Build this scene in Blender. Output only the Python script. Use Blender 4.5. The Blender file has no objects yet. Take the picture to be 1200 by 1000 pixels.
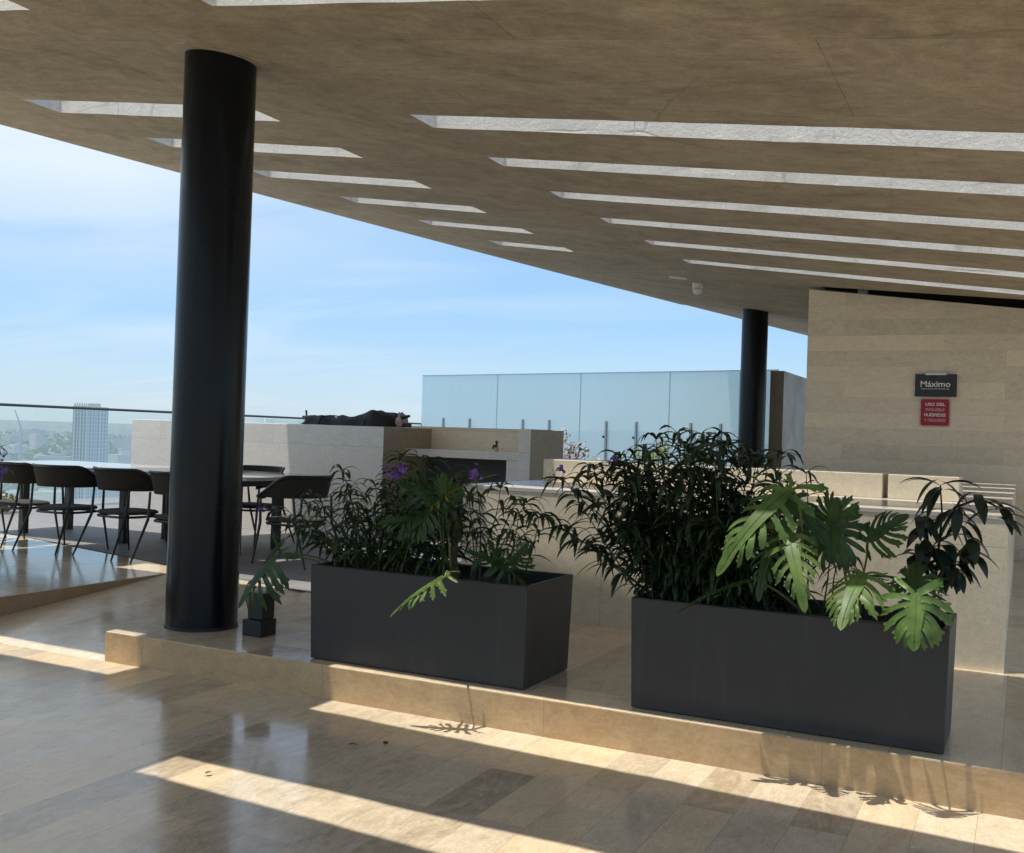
import bpy, bmesh, math, random
from mathutils import Vector, Matrix
R = math.radians
sc = bpy.context.scene
COL = sc.collection
rnd = random.Random(7)
H = .188            # height of the raised terrace above the lower floor
YS = 4.763          # line of the step riser
SUN_A, SUN_B = .165, .13   # sunlight travels this far (+X,+Y) per metre it falls

# ------------------------------------------------------------------ helpers
def V(*a): return Vector(a)
def link(o, parent=None):
    COL.objects.link(o)
    if parent is not None: o.parent = parent
    return o
def mesh_from(bm, name, smooth=False):
    me = bpy.data.meshes.new(name)
    bmesh.ops.recalc_face_normals(bm, faces=bm.faces[:])
    bm.to_mesh(me); bm.free()
    if smooth:
        for p in me.polygons: p.use_smooth = True
    return me
def world_loc(o):
    v = Vector((0, 0, 0))
    while o is not None:
        v = v + o.location; o = o.parent
    return v
def obj(name, bm, mats, parent=None, at=None, smooth=False):
    """bm is in world coordinates; a top-level mesh gets its origin at `at`"""
    off = world_loc(parent) if parent is not None else Vector((0, 0, 0))
    if at is not None: off = Vector(at)
    bmesh.ops.translate(bm, verts=bm.verts[:], vec=-off)
    me = mesh_from(bm, name, smooth)
    for m in (mats if isinstance(mats, (list, tuple)) else [mats]): me.materials.append(m)
    o = bpy.data.objects.new(name, me); link(o, parent)
    if at is not None: o.location = off
    return o
def tag(o, label=None, cat=None, group=None, kind=None):
    if label: o['label'] = label
    if cat: o['category'] = cat
    if group: o['group'] = group
    if kind: o['kind'] = kind
    return o
def thing(name, label, cat, loc=(0, 0, 0), group=None):
    o = bpy.data.objects.new(name, None); link(o); o.location = loc
    o.empty_display_size = .1
    return tag(o, label, cat, group)
def copy_tree(o, parent=None):
    c = o.copy(); COL.objects.link(c)
    if parent is not None: c.parent = parent
    for ch in [k for k in bpy.data.objects if k.parent == o]: copy_tree(ch, c)
    return c
def box(bm, x0, x1, y0, y1, z0, z1, mi=0):
    vs = [bm.verts.new(p) for p in ((x0,y0,z0),(x1,y0,z0),(x1,y1,z0),(x0,y1,z0),(x0,y0,z1),(x1,y0,z1),(x1,y1,z1),(x0,y1,z1))]
    fs = []
    for q in ((0,3,2,1),(4,5,6,7),(0,1,5,4),(1,2,6,5),(2,3,7,6),(3,0,4,7)):
        f = bm.faces.new([vs[i] for i in q]); f.material_index = mi; fs.append(f)
    return vs, fs
def bevel(bm, w, seg=2):
    bmesh.ops.bevel(bm, geom=bm.edges[:], offset=w, segments=seg, profile=.5, affect='EDGES', clamp_overlap=True)
def bbox(x0, x1, y0, y1, z0, z1, w=.006, seg=2):
    bm = bmesh.new(); box(bm, x0, x1, y0, y1, z0, z1); bevel(bm, w, seg); return bm
def tube(bm, pts, rad, n=8, cap=True, mi=0):
    """swept tube; rad is a number or a list"""
    pts = [Vector(p) for p in pts]
    rs = rad if isinstance(rad, (list, tuple)) else [rad]*len(pts)
    rings = []; prev = None
    for i, p in enumerate(pts):
        d = (pts[min(i+1, len(pts)-1)] - pts[max(i-1, 0)]).normalized()
        if prev is None:
            a = Vector((0, 0, 1)) if abs(d.z) < .9 else Vector((1, 0, 0))
            u = d.cross(a).normalized()
        else:
            u = (prev - d*prev.dot(d)).normalized()
        prev = u; w = d.cross(u)
        rings.append([bm.verts.new(p + (u*math.cos(2*math.pi*k/n) + w*math.sin(2*math.pi*k/n))*rs[i]) for k in range(n)])
    for a, b in zip(rings, rings[1:]):
        for k in range(n):
            f = bm.faces.new((a[k], a[(k+1) % n], b[(k+1) % n], b[k])); f.material_index = mi
    if cap:
        for r_ in (rings[0], rings[-1]):
            try: bm.faces.new(r_).material_index = mi
            except ValueError: pass
def lathe(bm, prof, cx, cy, n=48):
    rings = [[bm.verts.new((cx + r_*math.cos(2*math.pi*k/n), cy + r_*math.sin(2*math.pi*k/n), z)) for k in range(n)] for r_, z in prof]
    for a, b in zip(rings, rings[1:]):
        for k in range(n): bm.faces.new((a[k], a[(k+1) % n], b[(k+1) % n], b[k]))
    bm.faces.new(rings[0]); bm.faces.new(rings[-1])
def bez(p0, p1, p2, n=8):
    p0, p1, p2 = Vector(p0), Vector(p1), Vector(p2)
    return [(1-t)**2*p0 + 2*t*(1-t)*p1 + t*t*p2 for t in [i/n for i in range(n+1)]]

# ------------------------------------------------------------------ materials
def nmat(name):
    m = bpy.data.materials.new(name); m.use_nodes = True
    nt = m.node_tree; nt.nodes.clear()
    out = nt.nodes.new('ShaderNodeOutputMaterial')
    return m, nt, out
class G:
    """tiny node-graph helper"""
    def __init__(s, nt): s.nt = nt
    def n(s, t, **kw):
        k = s.nt.nodes.new(t)
        for a, b in kw.items():
            if a.startswith('i_'):
                key = a[2:].replace('_', ' ')
                s.put(k.inputs[int(key) if key.isdigit() else key], b)
            else: setattr(k, a, b)
        return k
    def put(s, sock, v):
        if hasattr(v, 'is_linked') or v.__class__.__name__.startswith('NodeSocket'): s.nt.links.new(v, sock)
        else:
            if isinstance(v, tuple) and len(v) == 3 and sock.type == 'RGBA': v = (*v, 1)
            sock.default_value = v
    def pos(s): return s.n('ShaderNodeNewGeometry').outputs['Position']
    def sep(s, v): return s.n('ShaderNodeSeparateXYZ', i_0=v).outputs
    def comb(s, x, y, z): return s.n('ShaderNodeCombineXYZ', i_0=x, i_1=y, i_2=z).outputs[0]
    def m(s, op, a, b=0., c=0.): return s.n('ShaderNodeMath', operation=op, i_0=a, i_1=b, i_2=c).outputs[0]
    def map(s, v, scale=(1,1,1), rot=(0,0,0), loc=(0,0,0)):
        return s.n('ShaderNodeMapping', i_Vector=v, i_Scale=scale, i_Rotation=rot, i_Location=loc).outputs[0]
    def noise(s, v, scale, detail=4., rough=.55, dist=0.):
        return s.n('ShaderNodeTexNoise', i_Vector=v, i_Scale=scale, i_Detail=detail, i_Roughness=rough, i_Distortion=dist).outputs['Fac']
    def rng(s, v, a, b, c=0., d=1.):
        return s.n('ShaderNodeMapRange', i_0=v, i_1=a, i_2=b, i_3=c, i_4=d).outputs[0]
    def mix(s, f, a, b, mode='MIX'):
        k = s.n('ShaderNodeMix', data_type='RGBA', blend_type=mode)
        s.put(k.inputs[0], f); s.put(k.inputs[6], a); s.put(k.inputs[7], b); return k.outputs[2]
    def ramp(s, f, stops):
        k = s.n('ShaderNodeValToRGB'); s.put(k.inputs[0], f); e = k.color_ramp.elements
        while len(e) < len(stops): e.new(.5)
        for x, (p, c) in zip(e, stops): x.position = p; x.color = (*c, 1)
        return k.outputs[0]
    def bump(s, h, strength=.3, dist=.01):
        return s.n('ShaderNodeBump', i_Strength=strength, i_Distance=dist, i_Height=h).outputs[0]
    def bsdf(s, col, rough=.5, **kw):
        k = s.n('ShaderNodeBsdfPrincipled'); s.put(k.inputs['Base Color'], col); s.put(k.inputs['Roughness'], rough)
        for a, b in kw.items(): s.put(k.inputs[a.replace('_', ' ')], b)
        return k

def travertine(name, mode, bw, bh, c_lo, c_hi, rough=(.16, .34), bumpy=.05, mortar=.0018, vein=1., coat=0., offs=.5, seed=0., tone=1., brown=.34, joint=.55):
    """polished travertine slabs; mode gives which world axes carry (length, course)"""
    m, nt, out = nmat(name); g = G(nt)
    p = g.pos(); X, Y, Z = g.sep(p)
    if mode == 'YX': u, v, w = Y, X, Z
    elif mode == 'XY': u, v, w = X, Y, Z
    elif mode == 'XZ': u, v, w = X, Z, Y
    elif mode == 'YZ': u, v, w = Y, Z, X
    else: u, v, w = g.m('ADD', X, Y), Z, g.m('SUBTRACT', X, Y)
    uv = g.comb(g.m('ADD', u, seed*3.1), g.m('ADD', v, seed), w)
    br = g.n('ShaderNodeTexBrick', offset=offs, squash=1., i_Vector=uv, i_Scale=1., i_Mortar_Size=mortar, i_Mortar_Smooth=.3,
             i_Bias=0., i_Brick_Width=bw, i_Row_Height=bh, i_Color1=(0,0,0), i_Color2=(1,1,1), i_Mortar=(.5,.5,.5))
    per = g.n('ShaderNodeSeparateColor', i_0=br.outputs['Color']).outputs[0]
    # shift the veining by slab so that it breaks at every joint
    sh = g.m('MULTIPLY', per, 17.)
    uvs = g.comb(g.m('ADD', u, sh), v, g.m('ADD', w, sh))
    big = g.noise(g.map(uvs, (1.5, 3.0, 2.)), 1.7, 8., .72, 2.6)
    fine = g.noise(g.map(uvs, (2.5, 11., 6.)), 2.6, 7., .72, 2.5)
    blot = g.noise(g.map(uvs, (1., 1.3, 1.)), 7.5, 7., .78, 1.2)
    t = g.m('ADD', g.m('MULTIPLY', big, .55*vein), g.m('ADD', g.m('MULTIPLY', fine, .20*vein), g.m('MULTIPLY', blot, .42)))
    t = g.m('ADD', t, g.m('MULTIPLY', g.m('SUBTRACT', per, .5), .36*tone))
    col = g.ramp(t, ((.28, c_lo), (.52, tuple(.45*a+.55*b for a, b in zip(c_lo, c_hi))), (.78, c_hi)))
    grit = g.noise(uvs, 70., 4., .7)
    lines = g.m('ABSOLUTE', g.m('SUBTRACT', g.noise(g.map(uvs, (1.2, 5.5, 3.)), 2.8, 6., .62, 2.8), .5))
    ln = g.rng(lines, 0., .035, 1., 0.)
    col = g.mix(g.m('MULTIPLY', ln, .30*vein), col, g.mix(1., col, (.62, .50, .37), 'MULTIPLY'))
    col = g.mix(g.rng(grit, .35, .68, .22, 0.), col, g.mix(1., col, (.55, .46, .36), 'MULTIPLY'))
    warm = g.m('ADD', g.rng(per, 0, 1, .0, .22*tone), g.rng(per, .66, .72, 0., brown*tone))
    col = g.mix(warm, col, g.mix(1., col, (.96, .80, .60), 'MULTIPLY'))
    pit = g.rng(g.noise(g.map(uvs, (8., 30., 8.)), 4., 3., .6), .68, .74)
    col = g.mix(g.m('MULTIPLY', pit, .45), col, g.mix(1., col, (.45, .36, .27), 'MULTIPLY'))
    col = g.mix(g.m('MULTIPLY', br.outputs['Fac'], joint), col, (.17, .135, .10))
    scuff = g.noise(p, 2.3, 5., .65, .6)
    rg = g.m('ADD', g.rng(scuff, .3, .7, rough[0], rough[1]), g.m('MULTIPLY', per, .05))
    h = g.m('SUBTRACT', g.m('MULTIPLY', g.noise(p, 1.7, 2.), .6), g.m('ADD', g.m('MULTIPLY', br.outputs['Fac'], .9), g.m('MULTIPLY', pit, .25)))
    b = g.bsdf(col, rg, Normal=g.bump(h, bumpy, .02))
    b.inputs['IOR'].default_value = 1.5
    nt.links.new(b.outputs[0], out.inputs[0]); return m
def concrete(name, lo, hi, grain=1., rough=.85, bumpy=.35):
    m, nt, out = nmat(name); g = G(nt); p = g.pos()
    warp = g.n('ShaderNodeTexNoise', i_Vector=p, i_Scale=.9, i_Detail=4.).outputs['Color']
    pw = g.n('ShaderNodeMix', data_type='VECTOR'); g.put(pw.inputs[0], .16); g.put(pw.inputs[4], p); g.put(pw.inputs[5], warp); pw = pw.outputs[1]
    st = g.noise(g.map(pw, (.8, 4.6, 5.)), 2.4, 8., .74, 1.6)
    big = g.noise(g.map(pw, (.5, .8, 1.)), 1.3, 7., .72, 1.8)
    mid = g.noise(pw, 5.5, 7., .75, .8)
    fine = g.noise(p, 42., 5., .75)
    board = g.n('ShaderNodeTexBrick', offset=.37, i_Vector=g.n('ShaderNodeVectorMath', operation='ADD', i_0=p, i_1=g.n('ShaderNodeVectorMath', operation='SCALE', i_0=warp, i_Scale=.012).outputs[0]).outputs[0], i_Scale=1., i_Mortar_Size=.0045, i_Mortar_Smooth=.8, i_Brick_Width=2.44, i_Row_Height=1.22,
                i_Color1=(0,0,0), i_Color2=(1,1,1), i_Mortar=(.5,.5,.5))
    per = g.n('ShaderNodeSeparateColor', i_0=board.outputs['Color']).outputs[0]
    t = g.m('ADD', g.m('MULTIPLY', st, .24*grain), g.m('ADD', g.m('MULTIPLY', big, .36), g.m('ADD', g.m('MULTIPLY', mid, .40), g.m('MULTIPLY', fine, .13))))
    t = g.m('ADD', t, g.m('MULTIPLY', g.m('SUBTRACT', per, .5), .05))
    col = g.ramp(t, ((.40, lo), (.70, hi)))
    stain = g.rng(g.noise(g.map(pw, (.7, 1.3, 1.)), .9, 7., .74, 2.2), .54, .70)
    col = g.mix(g.m('MULTIPLY', stain, .55), col, g.mix(1., col, (.54, .48, .42), 'MULTIPLY'))
    drip = g.rng(g.noise(g.map(pw, (3.2, .9, 2.)), 1.4, 5., .7, 1.), .62, .74)
    col = g.mix(g.m('MULTIPLY', drip, .40), col, g.mix(1., col, (.58, .52, .47), 'MULTIPLY'))
    lime = g.rng(g.noise(g.map(pw, (2.0, 7., 4.)), 1.7, 6., .72, 1.4), .62, .72)
    col = g.mix(g.m('MULTIPLY', lime, .42), col, g.mix(1., col, (1.55, 1.5, 1.42), 'MULTIPLY'))
    vor = g.n('ShaderNodeTexVoronoi', feature='DISTANCE_TO_EDGE', i_Vector=g.map(pw, (.55, .9, .9)), i_Scale=.8).outputs['Distance']
    crack = g.m('MULTIPLY', g.rng(vor, .0, .006, 1., 0.), g.rng(g.noise(p, .9, 2.), .52, .60))
    pits = g.rng(g.n('ShaderNodeTexVoronoi', i_Vector=p, i_Scale=14.).outputs['Distance'], .05, .11, 1., 0.)
    pits = g.m('MULTIPLY', pits, g.rng(mid, .50, .60))
    fl = g.noise(g.map(pw, (.35, 16., 16.)), 2.0, 5., .75, .5)
    col = g.mix(g.rng(fl, .57, .66, 0., .42), col, g.mix(1., col, (.50, .45, .40), 'MULTIPLY'))
    col = g.mix(g.rng(fl, .42, .34, 0., .30), col, g.mix(1., col, (1.45, 1.42, 1.38), 'MULTIPLY'))
    col = g.mix(g.rng(g.noise(p, 55., 5., .8), .40, .62, .35, 0.), col, g.mix(1., col, (.58, .54, .50), 'MULTIPLY'))
    dark = g.m('MAXIMUM', g.m('MULTIPLY', crack, .32), g.m('MULTIPLY', pits, .55))
    dark = g.m('MAXIMUM', dark, g.m('MULTIPLY', g.m('MULTIPLY', board.outputs['Fac'], g.rng(g.noise(p, 1.6, 4., .7), .40, .60)), .75))
    col = g.mix(dark, col, g.mix(1., col, (.40, .36, .32), 'MULTIPLY'))
    h = g.m('ADD', g.m('MULTIPLY', mid, .7), g.m('SUBTRACT', g.m('MULTIPLY', fine, .4), g.m('MULTIPLY', dark, .8)))
    b = g.bsdf(col, rough, Normal=g.bump(h, bumpy, .02)); b.inputs['Specular IOR Level'].default_value = .3
    nt.links.new(b.outputs[0], out.inputs[0]); return m
def plain(name, col, rough=.5, var=.15, scale=6., bumpy=.05, metallic=0., detail=4., **kw):
    m, nt, out = nmat(name); g = G(nt); p = g.n('ShaderNodeTexCoord').outputs['Object']
    n1 = g.noise(p, scale, detail, .6, .3)
    c = g.mix(n1, tuple(x*(1-var) for x in col), tuple(min(1, x*(1+var)) for x in col))
    r_ = g.rng(n1, .3, .7, max(.02, rough-.07), min(1, rough+.07))
    b = g.bsdf(c, r_, Metallic=metallic, Normal=g.bump(g.noise(p, scale*6, 3.), bumpy, .004), **kw)
    nt.links.new(b.outputs[0], out.inputs[0]); return m
def leafmat(name, dark, light, back=None, trans=.35, rough=.38, scale=9.):
    m, nt, out = nmat(name); g = G(nt); p = g.pos()
    t = g.noise(p, scale, 3., .6)
    col = g.ramp(t, ((.3, dark), (.7, light)))
    b = g.bsdf(col, rough, Normal=g.bump(g.noise(p, 60., 2.), .12, .003))
    tr = g.n('ShaderNodeBsdfTranslucent'); g.put(tr.inputs[0], g.mix(1., col, back or (1.0, 1.0, .45), 'MULTIPLY'))
    mx = g.n('ShaderNodeMixShader', i_0=trans); nt.links.new(b.outputs[0], mx.inputs[1]); nt.links.new(tr.outputs[0], mx.inputs[2])
    nt.links.new(mx.outputs[0], out.inputs[0]); return m

C_LO, C_HI = (.36, .27, .165), (.85, .76, .595)
M = {}
M['floor'] = travertine('floor_travertine', 'YX', 1.15, .22, C_LO, C_HI, rough=(.07, .20), seed=.13, joint=.38)
M['terrace'] = travertine('terrace_travertine', 'XY', 1.2, .6, C_LO, C_HI, rough=(.06, .16), seed=.31, tone=.7)
M['platform'] = travertine('platform_travertine', 'YX', 1.3, .44, C_LO, C_HI, rough=(.09, .22), seed=.05, tone=.8)
M['ramp'] = travertine('ramp_travertine', 'YX', 1.6, .8, C_LO, C_HI, rough=(.09, .22), seed=.5, tone=.5)
M['deck'] = travertine('deck_stone', 'XY', 1.2, .3, (.17, .172, .18), (.33, .332, .34), rough=(.45, .62), seed=.6, tone=.4, vein=.6)
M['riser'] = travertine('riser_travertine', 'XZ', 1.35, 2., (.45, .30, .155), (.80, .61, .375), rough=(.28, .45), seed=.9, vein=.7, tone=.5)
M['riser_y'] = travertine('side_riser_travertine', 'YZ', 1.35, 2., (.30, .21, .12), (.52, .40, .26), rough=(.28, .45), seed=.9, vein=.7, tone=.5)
M['wall'] = travertine('wall_travertine', 'XZ', 1.9, .2, (.63, .53, .385), (.93, .84, .675), rough=(.35, .5), seed=.07, mortar=.0012, tone=.95, brown=.06, joint=.4, offs=.37)
M['marble'] = travertine('bar_travertine', 'SUM', 2.9, .98, (.70, .60, .43), (.95, .88, .71), rough=(.22, .38), seed=.05, vein=.9, tone=.4)
M['bartop'] = travertine('bar_top_travertine', 'XY', 1.4, .9, (.46, .42, .36), (.72, .68, .61), rough=(.14, .26), seed=.4, tone=.4)
M['island'] = travertine('island_travertine', 'XZ', 1.9, 1.6, (.72, .69, .64), (.95, .93, .885), rough=(.3, .45), seed=.3, vein=.8, tone=.4)
M['island_end_shade'] = travertine('shaded_island_end_travertine', 'YZ', 1.9, 1.6, (.30, .235, .16), (.47, .385, .27), rough=(.35, .5), seed=.7, vein=.7, tone=.4)  # shade on the end faces painted in as darker brown stone
M['brownwall'] = travertine('brown_wall_travertine', 'YZ', 1.2, .9, (.20, .16, .115), (.36, .29, .21), rough=(.3, .45), seed=.2, tone=.5)
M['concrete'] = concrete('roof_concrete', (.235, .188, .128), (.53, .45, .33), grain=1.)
M['slot_sunlit'] = concrete('sunlit_slot_concrete', (.80, .765, .69), (.96, .94, .88), grain=.5, bumpy=.6)  # paler copy of the roof concrete, sun and sky light painted in
M['patch'] = concrete('patch_concrete', (.30, .255, .195), (.58, .51, .41), grain=.6, bumpy=.5)
M['column'] = plain('column_paint', (.0055, .0072, .0088), .24, .12, 3., .03, Specular_IOR_Level=.24)
def planter_mat():
    m, nt, out = nmat('planter_fibre'); g = G(nt); p = g.pos(); Z = g.sep(p)[2]
    n1 = g.noise(p, 2.4, 8., .68, .6); runs = g.noise(g.map(p, (9., 9., .55)), 2.2, 5., .65, .5); speck = g.noise(p, 38., 5., .75)
    col = g.mix(n1, (.027, .0268, .0265), (.042, .0415, .0405))
    col = g.mix(g.m('MULTIPLY', g.rng(runs, .54, .72), .45), col, (.060, .059, .057))
    low = g.m('MULTIPLY', g.rng(Z, .36, .20), g.rng(g.noise(p, 6., 6., .7), .35, .65))
    col = g.mix(g.m('MULTIPLY', low, .35), col, (.085, .076, .062))
    col = g.mix(g.rng(speck, .62, .74, 0., .35), col, (.080, .078, .074))
    b = g.bsdf(col, g.rng(n1, .3, .7, .44, .60), Normal=g.bump(g.m('ADD', g.m('MULTIPLY', speck, .3), g.noise(p, 7., 4.)), .10, .008))
    nt.links.new(b.outputs[0], out.inputs[0]); return m
M['planter'] = planter_mat()
M['soil'] = plain('soil', (.018, .013, .009), .95, .5, 22., 1., detail=6.)
M['stem'] = plain('stem', (.045, .055, .025), .6, .3, 20., .2)
M['petiole'] = plain('petiole', (.12, .14, .04), .5, .25, 20., .2)
M['trunk'] = plain('woody_stem', (.10, .075, .04), .7, .35, 25., .5)
M['lance'] = leafmat('narrow_leaf', (.010, .020, .010), (.048, .085, .032), trans=.25, scale=14.)
M['lance2'] = leafmat('narrow_leaf_green', (.014, .030, .012), (.060, .115, .034), trans=.28, scale=14.)
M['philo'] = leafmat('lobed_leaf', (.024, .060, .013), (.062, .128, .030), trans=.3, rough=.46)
M['philo_sunlit'] = leafmat('sunlit_lobed_leaf', (.068, .138, .027), (.19, .305, .08), trans=.38, rough=.46)  # brighter copy of the lobed leaf, sunlight painted into its green
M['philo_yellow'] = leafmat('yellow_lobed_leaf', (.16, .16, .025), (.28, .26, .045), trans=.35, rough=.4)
M['oval'] = leafmat('oval_leaf', (.013, .022, .014), (.03, .045, .024), trans=.15, rough=.3)
M['flower'] = leafmat('purple_petal', (.16, .08, .36), (.34, .20, .60), back=(1, .8, 1), trans=.4, rough=.6)
M['pink'] = leafmat('pink_bract', (.50, .34, .44), (.76, .66, .72), back=(1, .85, .95), trans=.4, rough=.6)
M['pale_leaf'] = leafmat('pale_leaf', (.16, .22, .08), (.40, .46, .20), trans=.4, rough=.5)
M['hedge'] = leafmat('bed_leaf', (.05, .09, .03), (.14, .22, .07), trans=.35, rough=.5)
M['chairmetal'] = plain('chair_metal', (.012, .012, .012), .35, .1, 10., .05)
M['weave'] = plain('woven_rope', (.026, .021, .017), .85, .45, 90., .9)
M['cushion'] = plain('chair_cushion', (.045, .040, .037), .9, .2, 60., .5)
M['tabletop'] = plain('table_top_stone', (.42, .42, .42), .12, .15, 5., .02)
M['tableleg'] = plain('table_metal', (.018, .018, .019), .4, .1, 10., .05)
M['cover'] = plain('cover_fabric', (.014, .014, .018), .75, .4, 14., .6)
M['black'] = plain('black_plastic', (.014, .014, .015), .5, .2, 10., .1)
M['white'] = plain('white_plastic', (.72, .71, .68), .4, .05, 10., .03)
M['steel'] = plain('steel', (.35, .37, .38), .3, .1, 10., .05, metallic=.8)
M['darkrail'] = plain('rail_metal', (.05, .06, .065), .4, .1, 10., .05)
M['nichedark'] = plain('niche_interior', (.07, .07, .068), .7, .3, 6., .1)
M['signdark'] = plain('sign_charcoal', (.030, .032, .035), .45, .08, 30., .03)
M['signred'] = plain('sign_red', (.34, .012, .028), .45, .08, 30., .03)
M['signpink'] = plain('sign_border', (.62, .42, .36), .5, .05, 30., .02)
M['signtext'] = plain('sign_letters', (.78, .76, .74), .5, .03, 30., .02)
M['signtextp'] = plain('sign_letters_pink', (.70, .36, .38), .5, .03, 30., .02)
M['rosecloth'] = plain('rose_cloth', (.55, .38, .36), .9, .2, 30., .3)

def clear_glass():
    m, nt, out = nmat('clear_glass'); g = G(nt)
    t = g.n('ShaderNodeBsdfTransparent', i_Color=(.93, .97, .97)); gl = g.n('ShaderNodeBsdfGlossy', i_Roughness=.02)
    fr = g.n('ShaderNodeFresnel', i_IOR=1.3); mx = g.n('ShaderNodeMixShader')
    nt.links.new(g.m('MULTIPLY', fr.outputs[0], .4), mx.inputs[0]); nt.links.new(t.outputs[0], mx.inputs[1]); nt.links.new(gl.outputs[0], mx.inputs[2])
    nt.links.new(mx.outputs[0], out.inputs[0]); return m
def frosted():
    m, nt, out = nmat('frosted_glass'); g = G(nt); p = g.pos(); z = g.sep(p)[2]
    t = g.n('ShaderNodeBsdfTransparent', i_Color=(.86, .955, .97))
    d = g.n('ShaderNodeBsdfTranslucent', i_Color=(.72, .84, .88)); d2 = g.n('ShaderNodeBsdfDiffuse', i_Color=(.74, .84, .87))
    m1 = g.n('ShaderNodeMixShader', i_0=.5); nt.links.new(d.outputs[0], m1.inputs[1]); nt.links.new(d2.outputs[0], m1.inputs[2])
    dirt = g.noise(g.map(p, (1., 1., .5)), 1.5, 4., .6)
    f = g.m('ADD', .40, g.m('MULTIPLY', dirt, .14))
    m2 = g.n('ShaderNodeMixShader'); nt.links.new(f, m2.inputs[0]); nt.links.new(t.outputs[0], m2.inputs[1]); nt.links.new(m1.outputs[0], m2.inputs[2])
    nt.links.new(m2.outputs[0], out.inputs[0]); return m
M['clear'] = clear_glass(); M['frosted'] = frosted()
M['glassedge'] = plain('glass_edge', (.28, .42, .42), .3, .1, 5., .0)

# ------------------------------------------------------------------ ground levels
def flat(pts, z=None):
    bm = bmesh.new(); vs = [bm.verts.new((*p, z) if z is not None else p) for p in pts]; bm.faces.new(vs); return bm
X_RAMP0, X_RAMP1 = -6.72, -5.134
bm = bmesh.new()
box(bm, X_RAMP0, 9, -16, YS, -.3, 0); box(bm, -14.2, X_RAMP0, -16, YS-2.6, -.3, 0)
tag(obj('floor', bm, M['floor']), kind='structure')
bm = bmesh.new()      # ramp rising to the terrace
vs = [bm.verts.new(p) for p in ((X_RAMP0, YS, 0), (X_RAMP1, YS, 0), (X_RAMP1, 6.95, H-.004), (X_RAMP0, 6.95, H-.004))]
bm.faces.new(vs); tag(obj('ramp', bm, M['ramp']), kind='structure')
def slab(x0, x1, y0, y1, z0, z1, mats, w=.007):
    bm = bmesh.new(); box(bm, x0, x1, y0, y1, z0, z1); bevel(bm, w, 2)
    bm.normal_update()
    for f in bm.faces:
        n = f.normal
        f.material_index = 0 if n.z > .5 else (2 if abs(n.x) > abs(n.y) else 1)
    return bm
bm = slab(X_RAMP1, 9, YS, 6.95, -.3, H, None)
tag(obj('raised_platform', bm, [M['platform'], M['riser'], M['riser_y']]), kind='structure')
bm = slab(-14.2, X_RAMP0, YS-2.6, 6.95, -.3, H, None)
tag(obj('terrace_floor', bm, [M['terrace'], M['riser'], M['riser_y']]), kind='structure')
bm = bmesh.new(); box(bm, -14.2, 9, 6.95, 26, -.3, H-.002)
tag(obj('terrace_floor', bm, [M['terrace']]), kind='structure')
bm = flat([(-14.2, 9.15), (-3.76, 6.44), (-3.76, 26), (-14.2, 26)], H+.003)
tag(obj('deck_floor', bm, M['deck']), kind='structure')
bm = bmesh.new(); box(bm, -14.2, 9, -16, 26, -81, -.305)
tag(obj('podium', bm, [M['brownwall']]), kind='structure')

# ------------------------------------------------------------------ concrete roof with light slots
KZ = 3.89 - .136*4.75
def zc(x): return KZ - .136*x
TH = .20
def prism(bm, pts, bot, top):
    b = [bm.verts.new((x, y, bot(x))) for x, y in pts]; t = [bm.verts.new((x, y, top(x))) for x, y in pts]
    n = len(pts); bm.faces.new(b); bm.faces.new(t)
    for i in range(n): bm.faces.new((b[i], b[(i+1) % n], t[(i+1) % n], t[i]))
    bmesh.ops.recalc_face_normals(bm, faces=bm.faces[:])
def edge_x(y): return -11.53 + .2264*y + .00425*y*y
def tmp(bm, name):
    me = mesh_from(bm, name); o = bpy.data.objects.new(name, me); COL.objects.link(o); return o
bm = bmesh.new()
prism(bm, [(2.6, -1.7), (2.6, 18.75)] + [(edge_x(y), y) for y in (18.75, 17, 15.2, 13.4, 11.6, 9.8, 8, 6, 4, 2, 0, -1.7)], zc, lambda x: zc(x)+TH)  # unseen right and rear edges shaped to let in sunlight for bounce
base = tmp(bm, 'roof_slab')
# slots: (near edge, far edge) in Y, and where the left-hand one begins in X
SL = [(-.86, -.49, -10.4), (.36, .73, -10.0), (1.55, 1.90, -9.5),
      (2.76, 3.10, -9.2), (3.98, 4.345, -8.8),
      (6.33, 6.73, -8.07), (7.55, 7.91, -7.84), (8.80, 9.15, -7.62), (10.02, 10.37, -7.29), (11.28, 11.62, -6.99), (12.57, 12.92, -6.63)]
rj = random.Random(17)
def ragged(ps):
    """the cast edges are not razor straight: break each long edge into short uneven bits"""
    out = []
    for (ax_, ay_), (bx_, by_) in zip(ps, ps[1:]+ps[:1]):
        out.append((ax_, ay_)); n = int(abs(bx_-ax_)/.11); off = 0.
        for i in range(1, n):
            off = off*.7 + rj.uniform(-.0045, .0045) + (rj.uniform(-.010, .010) if rj.random() < .07 else 0)
            out.append((ax_+(bx_-ax_)*i/n, ay_+(by_-ay_)*i/n+off))
    return out
bm = bmesh.new()
lo = lambda x: zc(x)-1; hi = lambda x: zc(x)+1.5
for y0, y1, xl in SL:
    xr = -4.05 if y0 < 9.5 else -4.05 + (y0-9.5)*.045
    wide = .22 if y0 < 5 else .02
    prism(bm, ragged([(xl, y0), (-5.5, y0), (-5.5, y1), (xl, y1)]), lo, hi)
    prism(bm, ragged([(xr, y0+.06), (1.9, y0-wide*.65), (1.9, y1), (xr, y1)]), lo, hi)
cut = tmp(bm, 'cut')
def boolean(o, c):
    md = o.modifiers.new('b', 'BOOLEAN'); md.operation = 'DIFFERENCE'; md.solver = 'EXACT'; md.object = c
    dg = bpy.context.evaluated_depsgraph_get()
    me = bpy.data.meshes.new_from_object(o.evaluated_get(dg)); o.modifiers.clear(); o.data = me
boolean(base, cut)
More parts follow.
